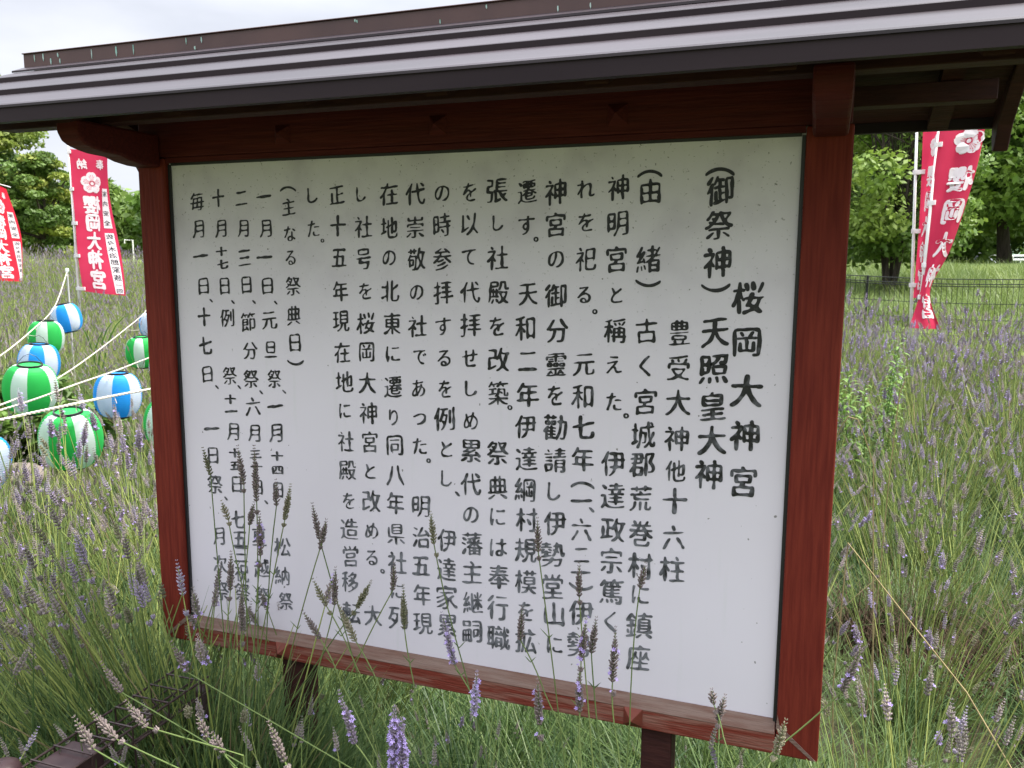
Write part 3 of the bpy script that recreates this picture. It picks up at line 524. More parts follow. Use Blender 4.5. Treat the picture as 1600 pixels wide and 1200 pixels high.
m_deadstem = mat('dead_lavender_stem', (.20,.165,.085), .8, .2, rnd=.3)
def bez(p0, p1, p2, n):
    return [p0*(1-t)**2+p1*2*t*(1-t)+p2*t*t for t in [i/n for i in range(n+1)]]
def spike(mb, a, b, rng, mi_c, mi_f, purple, fat=1.0, gap=True):
    """flower spike: whorls of calyces from b (foot) to a (tip)"""
    ax = (a-b); L = ax.length; ax.normalize(); o1 = ax.orthogonal().normalized(); o2 = ax.cross(o1)
    nwh = max(5, int(L/.0062)); ph = rng.uniform(0,6)
    for k in range(nwh):
        t = k/(nwh-1); c = b+ax*(L*t)
        taper = fat*(.75+.5*math.sin(math.pi*min(1,t*1.1+.12)))*(1-.45*t**2)
        nc = 7 if t < .8 else 4
        for j in range(nc):
            an = ph+k*.55+2*math.pi*j/nc+rng.uniform(-.25,.25)
            rd = o1*math.cos(an)+o2*math.sin(an)
            d = (ax*rng.uniform(.65,1.0)+rd*rng.uniform(.55,.9)).normalized()
            l = .0072*taper*rng.uniform(.8,1.25); r = .00155*taper*rng.uniform(.85,1.15)
            p0 = c+rd*.0010; p1 = p0+d*l*.55; p2 = p0+d*l
            s1 = d.orthogonal().normalized(); s2 = d.cross(s1)
            vs = [p0+s1*r*.5, p0+s2*r*.5, p0-s1*r*.5, p0-s2*r*.5, p1+s1*r, p1+s2*r, p1-s1*r, p1-s2*r, p2+s1*r*.55, p2+s2*r*.55, p2-s1*r*.55, p2-s2*r*.55]
            mb.add(vs, [(0,1,5,4),(1,2,6,5),(2,3,7,6),(3,0,4,7),(4,5,9,8),(5,6,10,9),(6,7,11,10),(7,4,8,11),(8,9,10,11)], mi_c)
            if rng.random() < purple*(1.15-t)*.42:
                q = p2+d*.0022; fr = .0042*rng.uniform(.75,1.2)
                e1 = d.orthogonal().normalized(); e2 = d.cross(e1); ring = [p2+s1*0]
                vs = [p2]
                for i5 in range(5):
                    aa = 2*math.pi*i5/5+an
                    for da, rr in ((-.42,.75),(0,1.0),(.42,.75)):
                        vs.append(q+(e1*math.cos(aa+da)+e2*math.sin(aa+da))*fr*rr+d*.0012)
                mb.add(vs, [(0,1+3*i5,2+3*i5,3+3*i5) for i5 in range(5)], mi_f)
    return nwh
def stalk_mesh(name, seed, H, bend, L, kind, purple=0.0, fat=1.0, dead=False):
    rng = random.Random(seed); mb = MB()
    top = Vector((bend, rng.uniform(-.02,.02), H)); p0 = Vector((0,0,0)); p1 = Vector((bend*.15, 0, H*.55))
    pts = bez(p0, p1, top, 9)
    mb.tube(pts, [.0016]*5+[.0014]*3+[.0011,.0008], 4, 0, caps=False)
    d = (pts[-1]-pts[-2]).normalized()
    mc = {'grey':1,'violet':2,'green':3}[kind] if kind else 0
    if kind:
        spike(mb, top+d*.012, top-d*(L-.012), rng, mc, 4, purple, fat)
        if rng.random() < .6:      # the lone lower whorl
            c = top-d*(L+rng.uniform(.012,.035)); spike(mb, c+d*.010, c, rng, mc, 4, purple*.5, .8)
    for k in range(rng.choice([1,2,2,3])):   # narrow stem leaves in pairs
        t = rng.uniform(.12,.6); i = int(t*9); c = pts[i]
        for s in (0, math.pi):
            an = rng.uniform(0,.8)+s+k*1.5; dr = Vector((math.cos(an),math.sin(an),.8)).normalized(); ln = rng.uniform(.02,.045)
            sd = dr.cross(Vector((0,0,1))).normalized()*.0016
            mb.add([c-sd*.5, c+sd*.5, c+dr*ln*.5+sd, c+dr*ln+Vector((0,0,-.004)), c+dr*ln*.5-sd], [(0,1,2,4),(4,2,3)], 5)
    return mb.mesh(name, [m_deadstem if dead else m_stem, m_calyx, m_calyxv, m_calyxg, m_floret, m_leaf])
STALKS = [
 stalk_mesh('stalk', 1, .62, .05, .058, 'grey', .10, 1.0), stalk_mesh('stalk', 2, .68, .09, .065, 'grey', .0, .95),
 stalk_mesh('stalk', 3, .56, .03, .050, 'grey', .0, 1.0), stalk_mesh('stalk', 4, .64, .12, .055, 'violet', .12, 1.0),
 stalk_mesh('stalk', 5, .70, .06, .064, 'violet', .32, 1.2), stalk_mesh('stalk', 6, .58, .14, .045, 'green', .0, .95),
 stalk_mesh('stalk', 7, .66, .02, .058, 'grey', .22, 1.0), stalk_mesh('stalk', 8, .50, .10, 0, None),
 stalk_mesh('stalk', 9, .50, .12, 0, None, dead=True), stalk_mesh('stalk', 10, .61, .07, .068, 'violet', .05, 1.1)]
def blades_mesh(name, seed, n, h0, h1, w, spread, droop, m, seg=4, base=.05):
    rg_ = np.random.default_rng(seed); V = []; F = []
    for i in range(n):
        a = rg_.uniform(0, 2*math.pi); h = rg_.uniform(h0, h1); lean = rg_.uniform(.1, spread); dr = rg_.uniform(.2, droop)
        bx, by = rg_.normal(0, base, 2); ww = w*rg_.uniform(.6,1.3); ca, sa = math.cos(a), math.sin(a); o = len(V)
        tw = rg_.uniform(-.6,.6)
        for k in range(seg+1):
            t = k/seg; r = h*(lean*t+dr*lean*t*t); z = h*(t-.35*dr*lean*t**2.2)
            wd = ww*(1-t**2.2)*.5+.0002; px, py = -sa*math.cos(tw*t)-ca*math.sin(tw*t)*.5, ca*math.cos(tw*t)-sa*math.sin(tw*t)*.5
            V.append((bx+ca*r-px*wd, by+sa*r-py*wd, z)); V.append((bx+ca*r+px*wd, by+sa*r+py*wd, z))
        for k in range(seg): F.append((o+2*k, o+2*k+1, o+2*k+3, o+2*k+2))
    return npmesh(name, V, F, m)
TUFTS = [blades_mesh('leaf_tuft', 21, 130, .10, .32, .0042, .9, .8, m_leaf, 3, .07),
         blades_mesh('leaf_tuft', 22, 130, .08, .26, .0045, 1.2, .9, m_leaf, 3, .09),
         blades_mesh('leaf_tuft', 23, 110, .15, .38, .0035, .6, .7, m_leaf, 3, .06)]
m_dead = mat('dead_brown_stem', (.085,.055,.035), .8, .2, rnd=.3)
TUFTS.append(blades_mesh('dead_tuft', 24, 90, .10, .30, .004, .9, .8, m_dead, 3, .08))
GRASS = [blades_mesh('grass_tuft', 31, 70, .14, .34, .0042, .9, 1.1, m_grass, 5, .05),
         blades_mesh('grass_tuft', 32, 70, .10, .26, .0035, 1.1, 1.2, m_grass, 5, .06),
         blades_mesh('grass_tuft', 33, 50, .20, .44, .0048, .6, 1.0, m_grass, 5, .04)]

MEADOW = [blades_mesh('meadow_tuft', 41, 60, .14, .34, .005, .9, 1.1, m_meadow, 4, .07), blades_mesh('meadow_tuft', 42, 60, .10, .26, .005, 1.1, 1.2, m_meadow, 4, .08)]
rng = np.random.default_rng(11)
def bare(x, y):
    """stone path corner and leafy shrub on the left, plus room for the viewer's path"""
    if math.hypot(x-CX, y-CY) < .95: return True
    if y < -.62 and x > -.9 and x < 3.2: return True
    if ((x-1.25)/.42)**2+((y-1.55)/.30)**2 < 1: return True      # gap with dead stalks right of the board
    if (x+4.0)**2/1.15**2+(y-1.95)**2/.75**2 < 1: return True
    return False
PTS, ROT, SCL, IDX = [], [], [], []
def add_clump(cx, cy, n, hs, r0, lean_max, flower, bias=(0,0), tufts=3):
    z0 = gz(cx, cy)
    for k in range(tufts):
        a = rng.uniform(0,6.28); rr = r0*rng.uniform(0,.9)
        PTS.append((cx+rr*math.cos(a), cy+rr*math.sin(a), z0-.02)); ROT.append((0,0,rng.uniform(0,6.28)))
        SCL.append(hs*rng.uniform(.85,1.25)); IDX.append(10+rng.integers(3))
    for k in range(n):
        a = rng.uniform(0,6.28); q = math.sqrt(rng.uniform(0,1)); rr = r0*q
        x, y = cx+rr*math.cos(a), cy+rr*math.sin(a)
        ln = lean_max*q*rng.uniform(.3,1.15)
        dx, dy = math.cos(a)*math.tan(ln)+bias[0], math.sin(a)*math.tan(ln)+bias[1]
        th = math.atan(math.hypot(dx,dy)); az = math.atan2(dy,dx)
        # tilt about the horizontal axis perpendicular to the lean; bend follows the lean
        e = (Matrix.Rotation(az,3,'Z') @ Matrix.Rotation(th,3,'Y') @ Matrix.Rotation(rng.normal(0,.5),3,'Z')).to_euler()
        PTS.append((x,y,z0-.01)); ROT.append(tuple(e)); SCL.append(hs*rng.uniform(.78,1.12))
        IDX.append(rng.choice(10, p=flower))
P_GREY = np.array([.11,.12,.10,.04,.02,.08,.05,.36,.10,.03]); P_GREY /= P_GREY.sum()
P_LEFT = np.array([.19,.19,.17,.05,.02,.08,.07,.13,.07,.04]); P_LEFT /= P_LEFT.sum()
P_VIO = np.array([.12,.10,.07,.12,.10,.05,.12,.12,.10,.11]); P_VIO /= P_VIO.sum()
y = -1.2
while y < 22:
    x = -21.5
    while x < 8:
        jx, jy = x+rng.uniform(-.16,.16), y+rng.uniform(-.16,.16)
        s = math.hypot(jx-CX, jy-CY)
        ok = s < field_edge(jx, jy) and not bare(jx, jy)
        if abs(jx) < .98 and -.75 < jy < .32: ok = False        # strip at the board itself is planted below
        if jx < -14 and jy < 2: ok = False
        if s > 15 and math.atan2(jx-CX,jy-CY) > -.45: ok = False
        if ok:
            far = s > 7
            right = jx > .8
            vio = min(1, max(0, (s-4)/3)) if right else min(.7, max(0,(s-9)/6))
            n = int((88 if s < 5 else 70 if not far else 52 if s < 11 else 36)*rng.uniform(.6,1.3))
            hs = rng.uniform(.85,1.05)*((1.0 if s < 17 else 1.15) if not right else 1.04 if s < 5 else 1.22)
            bias = (.10,-.02) if right and s < 3.4 else (-.10,-.02) if (jx < -.8 and s < 4) else (0,0)
            add_clump(jx, jy, n, hs, .13, R(30 if not right else 23), (P_GREY if right else P_LEFT)*(1-vio)+P_VIO*vio, bias, 3 if not far else 2)
        x += .46 if y < 8 else .55
    y += .46 if y < 8 else .55
# leaning stems right of the right post and left of the left post
for (cx, cy, n, b) in ((1.0,-.30,26,(.62,.08)), (1.08,-.62,22,(.75,.05)), (1.22,.05,30,(.45,.0)), (1.45,-.45,26,(.5,.1)),
                       (-.98,-.12,44,(-.22,-.05)), (-1.1,-.45,44,(-.28,-.08)), (-.86,-.62,24,(-.3,-.1)), (-1.2,-.1,44,(-.2,-.05)), (-1.4,-.35,44,(-.25,-.05))):
    add_clump(cx, cy, n, .95, .10, R(16), P_GREY if cx > 0 else P_LEFT, b, 2)
for (cx, cy, hs) in ((-1.92,.60,1.36),(-1.75,.85,1.30),(-2.15,.45,1.22),(-1.55,.60,1.2),(-2.0,1.0,1.25),(-2.5,.45,1.15),(-1.6,1.2,1.2),(-1.9,1.45,1.2)):
    add_clump(cx, cy, 26, hs, .09, R(14), P_VIO, (0,0), 2)      # tall flowering bush before the lanterns
for k in range(14):          # dead brown tuft in the gap
    PTS.append((1.25+rng.normal(0,.18), 1.55+rng.normal(0,.12), gz(1.25,1.55)-.01)); ROT.append((0,0,rng.uniform(0,6.28))); SCL.append(rng.uniform(.8,1.2)); IDX.append(13)
P_SPENT = np.array([.26,.22,.24,.04,.01,.12,.05,.02,.02,.02]); P_SPENT /= P_SPENT.sum()
P_STEM = np.array([.05,.05,.05,0,0,.06,0,.68,.10,.01]); P_STEM /= P_STEM.sum()
for (cx, cy, n, hs, b) in ((-.80,-.10,60,1.0,(-.06,-.05)), (-.70,-.14,55,.95,(-.03,-.05)), (-.90,-.04,60,1.05,(-.10,-.03)), (-.60,-.16,42,.95,(.0,-.03)), (-.84,-.24,60,1.0,(-.12,-.05)),
                           (-.50,-.20,34,.90,(.02,-.02)), (-.40,-.24,18,.85,(.04,0)), (-.28,-.22,14,.78,(.05,0)), (.12,-.25,12,.74,(-.04,0)), (.55,-.25,12,.7,(.05,0)), (-.05,-.3,12,.76,(.03,0))):
    add_clump(cx, cy, n, hs*(1.32 if cx < -.45 else 1), .07, R(20), P_STEM, b, 6 if cx < -.45 else 3)
for k in range(26):           # dense leafy tufts at the left corner of the frame
    cx, cy = rng.uniform(-.95,-.30), rng.uniform(-.30,-.06)
    f = 1 if cx < -.5 else .8
    PTS.append((cx,cy,-.02)); ROT.append((0,0,rng.uniform(0,6.28))); SCL.append(f*rng.uniform(1.5,2.1)); IDX.append(10+rng.integers(3))
for k in range(16):           # growth before the left leg
    PTS.append((rng.uniform(-.54,-.32), rng.uniform(-.34,-.10), -.02)); ROT.append((0,0,rng.uniform(0,6.28))); SCL.append(rng.uniform(1.3,1.7)); IDX.append(10+rng.integers(3))
for k in range(60):           # spent spikes poking out of the grass in front of the rail
    cx, cy = rng.uniform(-.62,.98), rng.uniform(-.72,-.22)
    add_clump(cx, cy, 5, rng.uniform(.60,.80)*(1 if cy > -.5 else .92), .06, R(24), P_SPENT, (rng.uniform(-.15,.15),-.03), 2)
# low growth right under the board
for k in range(26):
    cx, cy = rng.uniform(-.75,.85), rng.uniform(-.42,.25)
    add_clump(cx, cy, 9, rng.uniform(.50,.62), .10, R(26), P_GREY, (0,-.05), 4)
scatter('lavender_bed', 'lavender growing all round the notice board, grey mauve spikes over green stems', 'lavender',
        STALKS+TUFTS, PTS, ROT, SCL, IDX)
# grass between the lavender, under the board and beyond the wire fence
GP, GR_, GS, GI = [], [], [], []
for k in range(2200):
    x, yv = rng.uniform(-6,6), rng.uniform(-1.2,7)
    if math.hypot(x-CX,yv-CY) < .85 or (x+4.0)**2/.8**2+(yv-1.9)**2/.5**2 < 1: continue
    GP.append((x,yv,gz(x,yv)-.01)); GR_.append((0,0,rng.uniform(0,6.28))); GS.append(rng.uniform(.5,.85)); GI.append(rng.integers(3))
for k in range(420):
    x, yv = rng.uniform(-.95,1.0), rng.uniform(-.8,.5)
    GP.append((x,yv,-.01)); GR_.append((0,0,rng.uniform(0,6.28))); GS.append(rng.uniform(.75,1.15)); GI.append(rng.integers(3))
for k in range(9000):
    a = rng.uniform(-1.1,.7); s = rng.uniform(8.8,26)
    x, yv = CX+s*math.sin(a), CY+s*math.cos(a)
    if s < field_edge(x,yv)-.2: continue
    GP.append((x,yv,gz(x,yv)-.02)); GR_.append((0,0,rng.uniform(0,6.28))); GS.append(rng.uniform(.8,1.9)*(1+s/40)*(.38 if s < 14 else .7)); GI.append(3+rng.integers(2))
scatter('grass', 'green grass filling the gaps of the lavender and the bank beyond the fence', 'grass', GRASS+MEADOW, GP, GR_, GS, GI)

# single stems that stand out before the board
for si, (T, S, B, pur, lab) in enumerate(STEMS):
    T, S, B = Vector(T), Vector(S), Vector(B); rg = random.Random(si+40)
    d = (S-B); g = B-d*(max(0.02, B.z-.12)/max(.05,d.z)) if d.z > .02 else B-Vector((0,0,.3))
    if (g-B).length > .5: g = B+(g-B).normalized()*.5
    base = Vector((g.x, g.y, max(-.01, g.z-.14)))
    st = thing('lavender_stem', lab, 'lavender', base, 0, 'single lavender stems in front of the board and rail')
    mb = MB(); pts = [base, g, B]; mid = bez(B, B.lerp(S,.55)+Vector((rg.uniform(-.01,.01),0,.0)), S, 5)[1:]
    allp = [p-base for p in pts+mid+[S.lerp(T,.9)]]
    mb.tube(allp, [.0014]*(len(allp)-2)+[.0012,.0008], 5, 0)
    if rg.random() < .7:
        c = B.lerp(S,rg.uniform(.2,.6))-base
        for s in (-1,1):
            dr = Vector((s*.6,-.2,.7)).normalized(); ln = rg.uniform(.015,.03); sd = Vector((.0,.0,.0014))
            mb.add([c-sd, c+sd, c+dr*ln*.5+sd*1.2, c+dr*ln, c+dr*ln*.5-sd*1.2], [(0,1,2,4),(4,2,3)], 1)
    mb.build('stem', [m_stemd, m_leaf], st)
    mb = MB(); k = 3 if (pur < .05 and 'board' not in lab and 'fence' not in lab and 'tan' not in lab and rg.random() < .5) else (2 if pur > .4 else 1)
    fat = {True:1.25, False:1.0}[pur > .8]
    spike(mb, T-base, S-base, rg, 0, 1, pur*1.3, fat*1.12)
    if rg.random() < .5:
        u = (S-B).normalized(); c = S-u*rg.uniform(.014,.03)-base; spike(mb, c+u*.008, c, rg, 0, 1, pur*.4, .8)
    if pur > .8:
        for off in (Vector((.012,.004,-.02)), Vector((-.010,.006,-.03)), Vector((.014,0,-.05))):
            spike(mb, T-base+off, S-base+off*.8, rg, 0, 1, pur*1.4, 1.15)
    mb.build('flower_spike', [[m_calyx,m_calyxh,m_calyxv,m_calyxg][k], m_floret], st)

# dry straw stalks on the right
for pts, lab in (([(.905,.29,.02),(.88,.3,.5),(.894,.3,.863),(1.033,.25,.709),(1.146,.2,.588),(1.276,.1,.397)], 'long broken straw stalk slanting down to the right, right of the board'),
                 ([(1.0,.9,.1),(1.021,.9,.9),(1.028,.9,1.054),(1.033,.9,1.14),(1.045,.9,1.175)], 'upright dry straw stalk with a bent tip among the lavender right of the board'),
                 ([(.99,.5,.3),(.95,.5,1.012),(.924,.5,1.084),(.907,.5,1.123),(.885,.5,1.128),(.868,.5,1.10),(.858,.5,1.06)], 'hooked dry straw stalk curling over beside the right post')):
    mb = MB(); P = [Vector(p) for p in pts]; sm = []
    for i in range(len(P)-1):
        for t in (0,.33,.66): sm.append(P[i].lerp(P[i+1], t))
    sm.append(P[-1]); mb.tube(sm, .0016, 5)
    tag(mb.build('straw_stalk', m_straw), lab, 'straw')
# leafy weeds
m_weed = mat('weed_leaf', (.11,.22,.035), .45, .4, rnd=.2, trans=.3)
def weed(loc, n, h, lw, lab, seed, stems=1, zmin=.15):
    rg = random.Random(seed); mb = MB(); st = MB(); t = thing('leafy_weed', lab, 'weed', loc)
    for q in range(stems):
        hh = h*rg.uniform(.75,1) if q else h; a0 = 6.28*q/stems+rg.random(); off = (0 if stems == 1 else .10)*hh
        tip = Vector((off*2.2*math.cos(a0), off*2.2*math.sin(a0), hh)); b0 = Vector((off*.3*math.cos(a0), off*.3*math.sin(a0), -.02))
        st.tube(bez(b0, b0.lerp(tip,.4)+Vector((0,0,.05*hh)), tip, 5), [.0035,.003,.003,.0025,.002,.0012], 5)
        for k in range(n):
            f = zmin+(1-zmin)*k/n; c = b0.lerp(tip, f); an = k*2.4+rg.uniform(-.3,.3); ln = lw*rg.uniform(.6,1.2)*(1.15-.6*f); wd = ln*.12
            dr = Vector((math.cos(an),math.sin(an),0)); sd = Vector((-math.sin(an),math.cos(an),0)); V = []; up = rg.uniform(.6,1.1)
            for i in range(6):
                u = i/5; p = c+dr*ln*u+Vector((0,0,ln*(up*u-.75*u*u))); wv = wd*math.sin(math.pi*min(1,.08+.92*u))**.8+.0006
                V += [p-sd*wv+Vector((0,0,wv*.35)), p, p+sd*wv+Vector((0,0,wv*.35))]
            mb.add(V, [(3*i+a,3*i+a+1,3*i+a+4,3*i+a+3) for i in range(5) for a in (0,1)])
    st.build('stem', m_weed, t); mb.build('leaf', m_weed, t, smooth=True)
weed((.93,-.22,.18), 16, .34, .14, 'bright green long leaved weed at the foot of the right post', 1)
weed((1.10,3.3,.03), 40, 1.08, .10, 'tall pale green weed rising behind the right post among lavender', 2, 7, .45)
weed((-.12,-.34,.02), 12, .30, .11, 'broad leaved green weed in the grass under the bottom rail', 3)
mb = MB()
for k, (dx, h, ln) in enumerate(((0,.98,.30),(.05,1.05,.42),(-.06,.85,.22),(.02,.9,-.2))):
    V = []
    for i in range(8):
        u = i/7; V += [(dx+ln*u*u-.009*(1-u**3), 0, h*(u-.25*u**4)), (dx+ln*u*u+.009*(1-u**3), .004, h*(u-.25*u**4))]
    mb.add(V, [(2*i,2*i+1,2*i+3,2*i+2) for i in range(7)])
tag(mb.build('sword_leaf_plant', m_weed, loc=(-5.3,4.0,gz(-5.3,4)+.02)), 'plant with arching sword shaped leaves in front of the left red banner', 'plant')

# ---------------------------------------------------------------- wire fence at the lower left
m_wire = mat('brown_coated_wire', (.026,.014,.014), .45, .35, col2=(.04,.023,.022), scale=50)
m_capb = mat('brown_post_cap', (.032,.016,.018), .5, .3, col2=(.046,.026,.027), scale=30)
wf = thing('wire_fence', 'dark brown folded wire mesh fence running under the lavender at the lower left', 'fence', (-.600,-.60,0), R(91))
# local x runs along the fence away from the viewer, local y to the left, top at z = .50
LF = .42
mb = MB()
for (yy, zz) in ((-.05,.500),(.05,.500),(-.05,.462),(.05,.462),(0,.478),(0,.43),(0,.33),(0,.22),(0,.11)):
    mb.tube([(-.02,yy,zz),(LF,yy,zz)], .0026, 6)
mb.build('long_wire', m_wire, wf)
for k in range(8):
    x = .055*k+.004; mb = MB()
    mb.tube([(x,0,.02),(x,0,.43),(x,-.05,.462),(x,-.051,.503),(x,.051,.503),(x,.05,.462),(x,0,.43)], .0024, 5)
    mb.build('cross_wire', m_wire, wf)
mb = MB(); mb.box(-.03,.10,-.040,.044,.455,.494); mb.build('post_bracket', m_capb, wf, bevel=.004)
mb = MB(); mb.lathe([(.0005,.522),(.016,.520),(.029,.512),(.034,.500),(.034,.49),(.030,.488),(.030,-.1)], 20, (-.04,.075,0)); mb.build('post', m_capb, wf, smooth=True)
mb = MB(); mb.lathe([(.0005,.452),(.012,.450),(.019,.440),(.019,-.1)], 16, (LF+.03,0,0)); mb.build('post', m_wire, wf, smooth=True)

# ---------------------------------------------------------------- lanterns and ropes
m_lw = mat('white_lantern_film', (.74,.77,.80), .60, .3, trans=.45)
m_lb = mat('blue_lantern_film', (.03,.36,.82), .60, .3, trans=.45)
m_lg = mat('green_lantern_film', (.04,.50,.11), .60, .3, trans=.45)
m_ring = mat('black_lantern_ring', (.012,.012,.014), .4, .5)
m_rope = mat('white_rope', (.62,.58,.50), .85, .2, col2=(.45,.41,.34), scale=120)
def lantern(loc, colm, lab, tilt, rz, green):
    t = thing('paper_lantern', lab, 'lantern', loc, 0, 'blue and green striped lanterns hung on the ropes'); t.rotation_euler = (tilt[0], tilt[1], rz); t.scale = (.94,)*3
    prof = []; NR = 22; HH = .128
    for i in range(NR*2+1):
        u = -1+i/NR; zz = HH*u; r = .060+.072*math.sqrt(max(0,1-abs(u)**2.1)); r += .0030 if i % 2 else -.0030
        prof.append((r, zz))
    mb = MB(); mb.lathe(prof, 48, mfun=lambda j: 1 if j % 12 < (7 if green else 6) else 0)
    mb.build('lantern_shade', [m_lw, colm], t, smooth=True)
    for nm, z0, z1 in (('top_ring', HH-.002, HH+.010), ('bottom_ring', -HH-.010, -HH+.002)):
        mb = MB(); mb.lathe([(.056,z0),(.0625,z0),(.0625,z1),(.056,z1),(.056,z0)], 32); mb.build(nm, m_ring, t, smooth=False)
    mb = MB(); mb.lathe([(.0003,HH+.002),(.055,HH+.002)], 24); mb.build('top_lining', colm, t)
    mb = MB(); mb.tube([(-.06,0,HH+.012),(-.03,0,HH+.05),(0,0,HH+.065),(.03,0,HH+.05),(.06,0,HH+.012)], .0016, 5); mb.build('hanging_wire', m_ring, t); return t
LLAB = [('b','small blue and white lantern, farthest up the left rope'),('g','green and white lantern half hidden behind the farthest blue one'),
 ('b','blue and white lantern just behind the big upper green lantern'),('g','large green and white lantern with two ropes crossing its face'),
 ('g','lowest green and white lantern with lavender spikes in front of it'),('b','blue and white lantern hanging alone under the middle rope right of the green ones'),
 ('g','green and white lantern half cut off by the left post'),('b','blue lantern of which only a sliver shows beside the left post, highest there'),
 ('g','green lantern of which only a thin sliver shows low beside the left post'),('b','blue and white lantern cut off by the left edge of the photo')]
LT = [(.10,-.16),(.02,.03),(.0,.06),(.14,.06),(.16,.10),(.02,.04),(.06,-.03),(0,0),(0,.1),(0,.2)]
LRZ = [.2,.95,.35,.75,.1,.55,.9,.4,.3,.6]
LANT = []; DENSE = []
for p, (c, lab), tl, rz in zip(LANTERN_POS, LLAB, LT, LRZ): LANT.append(lantern(p, m_lb if c == 'b' else m_lg, lab, tl, rz, c == 'g'))
RLAB = ['white rope rising to the far pole at the upper left of the lanterns','white rope in a long sagging curve behind the left post','white rope passing over the blue lantern that hangs alone','nearest twisted white rope crossing in front of the blue lantern']
for ri, (P, lab) in enumerate(zip(ROPES, RLAB)):
    P = [Vector(p) for p in P]; sm = []
    for i in range(len(P)-1):
        a, b = P[i], P[i+1]; pa = P[max(i-1,0)]; nb = P[min(i+2,len(P)-1)]
        for t in [k/6 for k in range(6)]:
            sm.append(.5*((2*a)+(b-pa)*t+(2*pa-5*a+4*b-nb)*t*t+(3*a-pa-3*b+nb)*t**3))
    sm.append(P[-1]); mb = MB(); rr = .0056 if ri == 3 else .0044
    # three twisted strands
    ds = [0]
    for i in range(1,len(sm)): ds.append(ds[-1]+(sm[i]-sm[i-1]).length)
    n = int(ds[-1]/.012); dense = []
    for k in range(n+1):
        d = ds[-1]*k/n; i = max(1, next((i for i in range(1,len(ds)) if ds[i] >= d-1e-9), len(ds)-1)); f = (d-ds[i-1])/max(1e-9, ds[i]-ds[i-1])
        dense.append(sm[i-1].lerp(sm[i], f))
    DENSE += dense
    for s3 in range(3):
        pts = []
        for k, p in enumerate(dense):
            tdir = (dense[min(k+1,n)]-dense[max(k-1,0)]).normalized(); a = Vector((0,0,1)).cross(tdir).normalized(); b = tdir.cross(a)
            an = k*.9+s3*2.094; pts.append(p+(a*math.cos(an)+b*math.sin(an))*rr*.52)
        mb.tube(pts, rr*.56, 5, caps=False)
    rp = thing('rope', lab, 'rope', tuple(P[0]), 0, 'white ropes carrying the lanterns')
    o = mb.build('cord', m_rope, rp); o.location = -P[0]
    mb = MB(); rgk = random.Random(ri)
    for k in range(3, n-3, 26):
        p = dense[k]; mb.tube([p+Vector((.004,0,.006)), p+Vector((-.006,.002,-.004)), p+Vector((rgk.uniform(-.012,.012),.004,-.035))], .0018, 4)
    o = mb.build('tie_string', m_rope, rp); o.location = -P[0]
for t in LANT:          # strings from the wire loops up to the nearest rope
    mw = t.matrix_basis; top = mw @ Vector((0,0,.192)); c = [q for q in DENSE if q.z > top.z-.01]
    if not c: continue
    q = min(c, key=lambda q: (q-top).length)
    if (q-top).length < .45:
        mb = MB(); mi_ = mw.inverted(); mb.tube([mi_ @ top, mi_ @ top.lerp(q,.5)+Vector((.004,0,-.006)), mi_ @ q], .0016, 5); mb.build('hanging_string', m_rope, t)
PX, PY, PZ = ROPES[0][0]
rpole = thing('rope_pole', 'thin pale pole holding the farthest end of the lantern rope', 'pole', (PX,PY,gz(PX,PY)))
PZ -= gz(PX,PY); mb = MB(); mb.tube([(0,0,-.1),(0,0,PZ)], [.009,.007], 8); m_pole2 = mat('pale_pole', (.42,.42,.40), .6); mb.build('shaft', m_pole2, rpole)
mb = MB(); mb.lathe([(.0004,.03),(.012,.028),(.016,.01),(.012,-.01),(.0004,-.012)], 10, (0,0,PZ)); mb.build('cap', m_lw, rpole, smooth=True)

for k, q in enumerate((ROPES[1][0], ROPES[2][0], ROPES[3][0], ROPES[3][-1])):
    g0 = gz(q[0], q[1]); t = thing('rope_pole', ('pale pole standing behind the board that holds the long sagging rope', 'pale pole behind the board holding the middle rope', 'pale pole close behind the board holding the nearest rope', 'pale pole beyond the left edge where the ropes meet')[k], 'pole', (q[0], q[1], g0))
    mb = MB(); mb.tube([(0,0,-.1),(0,0,q[2]-g0+.02)], [.012,.010], 8); mb.build('shaft', m_pole2, t)
    mb = MB(); mb.lathe([(.0004,.03),(.012,.028),(.016,.01),(.012,-.01),(.0004,-.012)], 10, (0,0,q[2]-g0+.02)); mb.build('cap', m_lw, t, smooth=True)
# stones and leafy shrub beside the lanterns
m_stone = mat('river_stone', (.13,.105,.09), .85, .2, col2=(.19,.16,.135), scale=9, bump=.4, bscale=25)
m_stoned = mat('dark_stone', (.11,.095,.085), .8, .3, col2=(.16,.14,.13), scale=9, bump=.4, bscale=25)
def stone(loc, sx, sy, sz, m, lab, seed):
    bm = bmesh.new(); bmesh.ops.create_icosphere(bm, subdivisions=4, radius=1)
    for v in bm.verts:
        q = v.co*1.3+Vector((seed*5,0,0)); d = 1+.22*noise.noise(q)+.07*noise.noise(q*3.1)
        v.co = Vector((v.co.x*sx*d, v.co.y*sy*d, v.co.z*sz*d))
    me = bpy.data.meshes.new('stone'); bm.to_mesh(me); bm.free(); me.materials.append(m)
    me.polygons.foreach_set('use_smooth', [True]*len(me.polygons))
    o = bpy.data.objects.new('stone', me); COL.objects.link(o); o.location = loc; tag(o, lab, 'stone', 'garden stones below the lanterns'); return o
stone((-3.86,2.02,.19), .15,.13,.075, m_stone, 'rounded tan stone lying on top of the others below the lanterns', 1)
stone((-3.72,1.90,.08), .15,.14,.08, m_stoned, 'dark brown stone under the rounded tan one', 2)
stone((-3.98,1.72,.06), .20,.16,.075, m_stoned, 'flat dark stone left of the other two stones', 3)

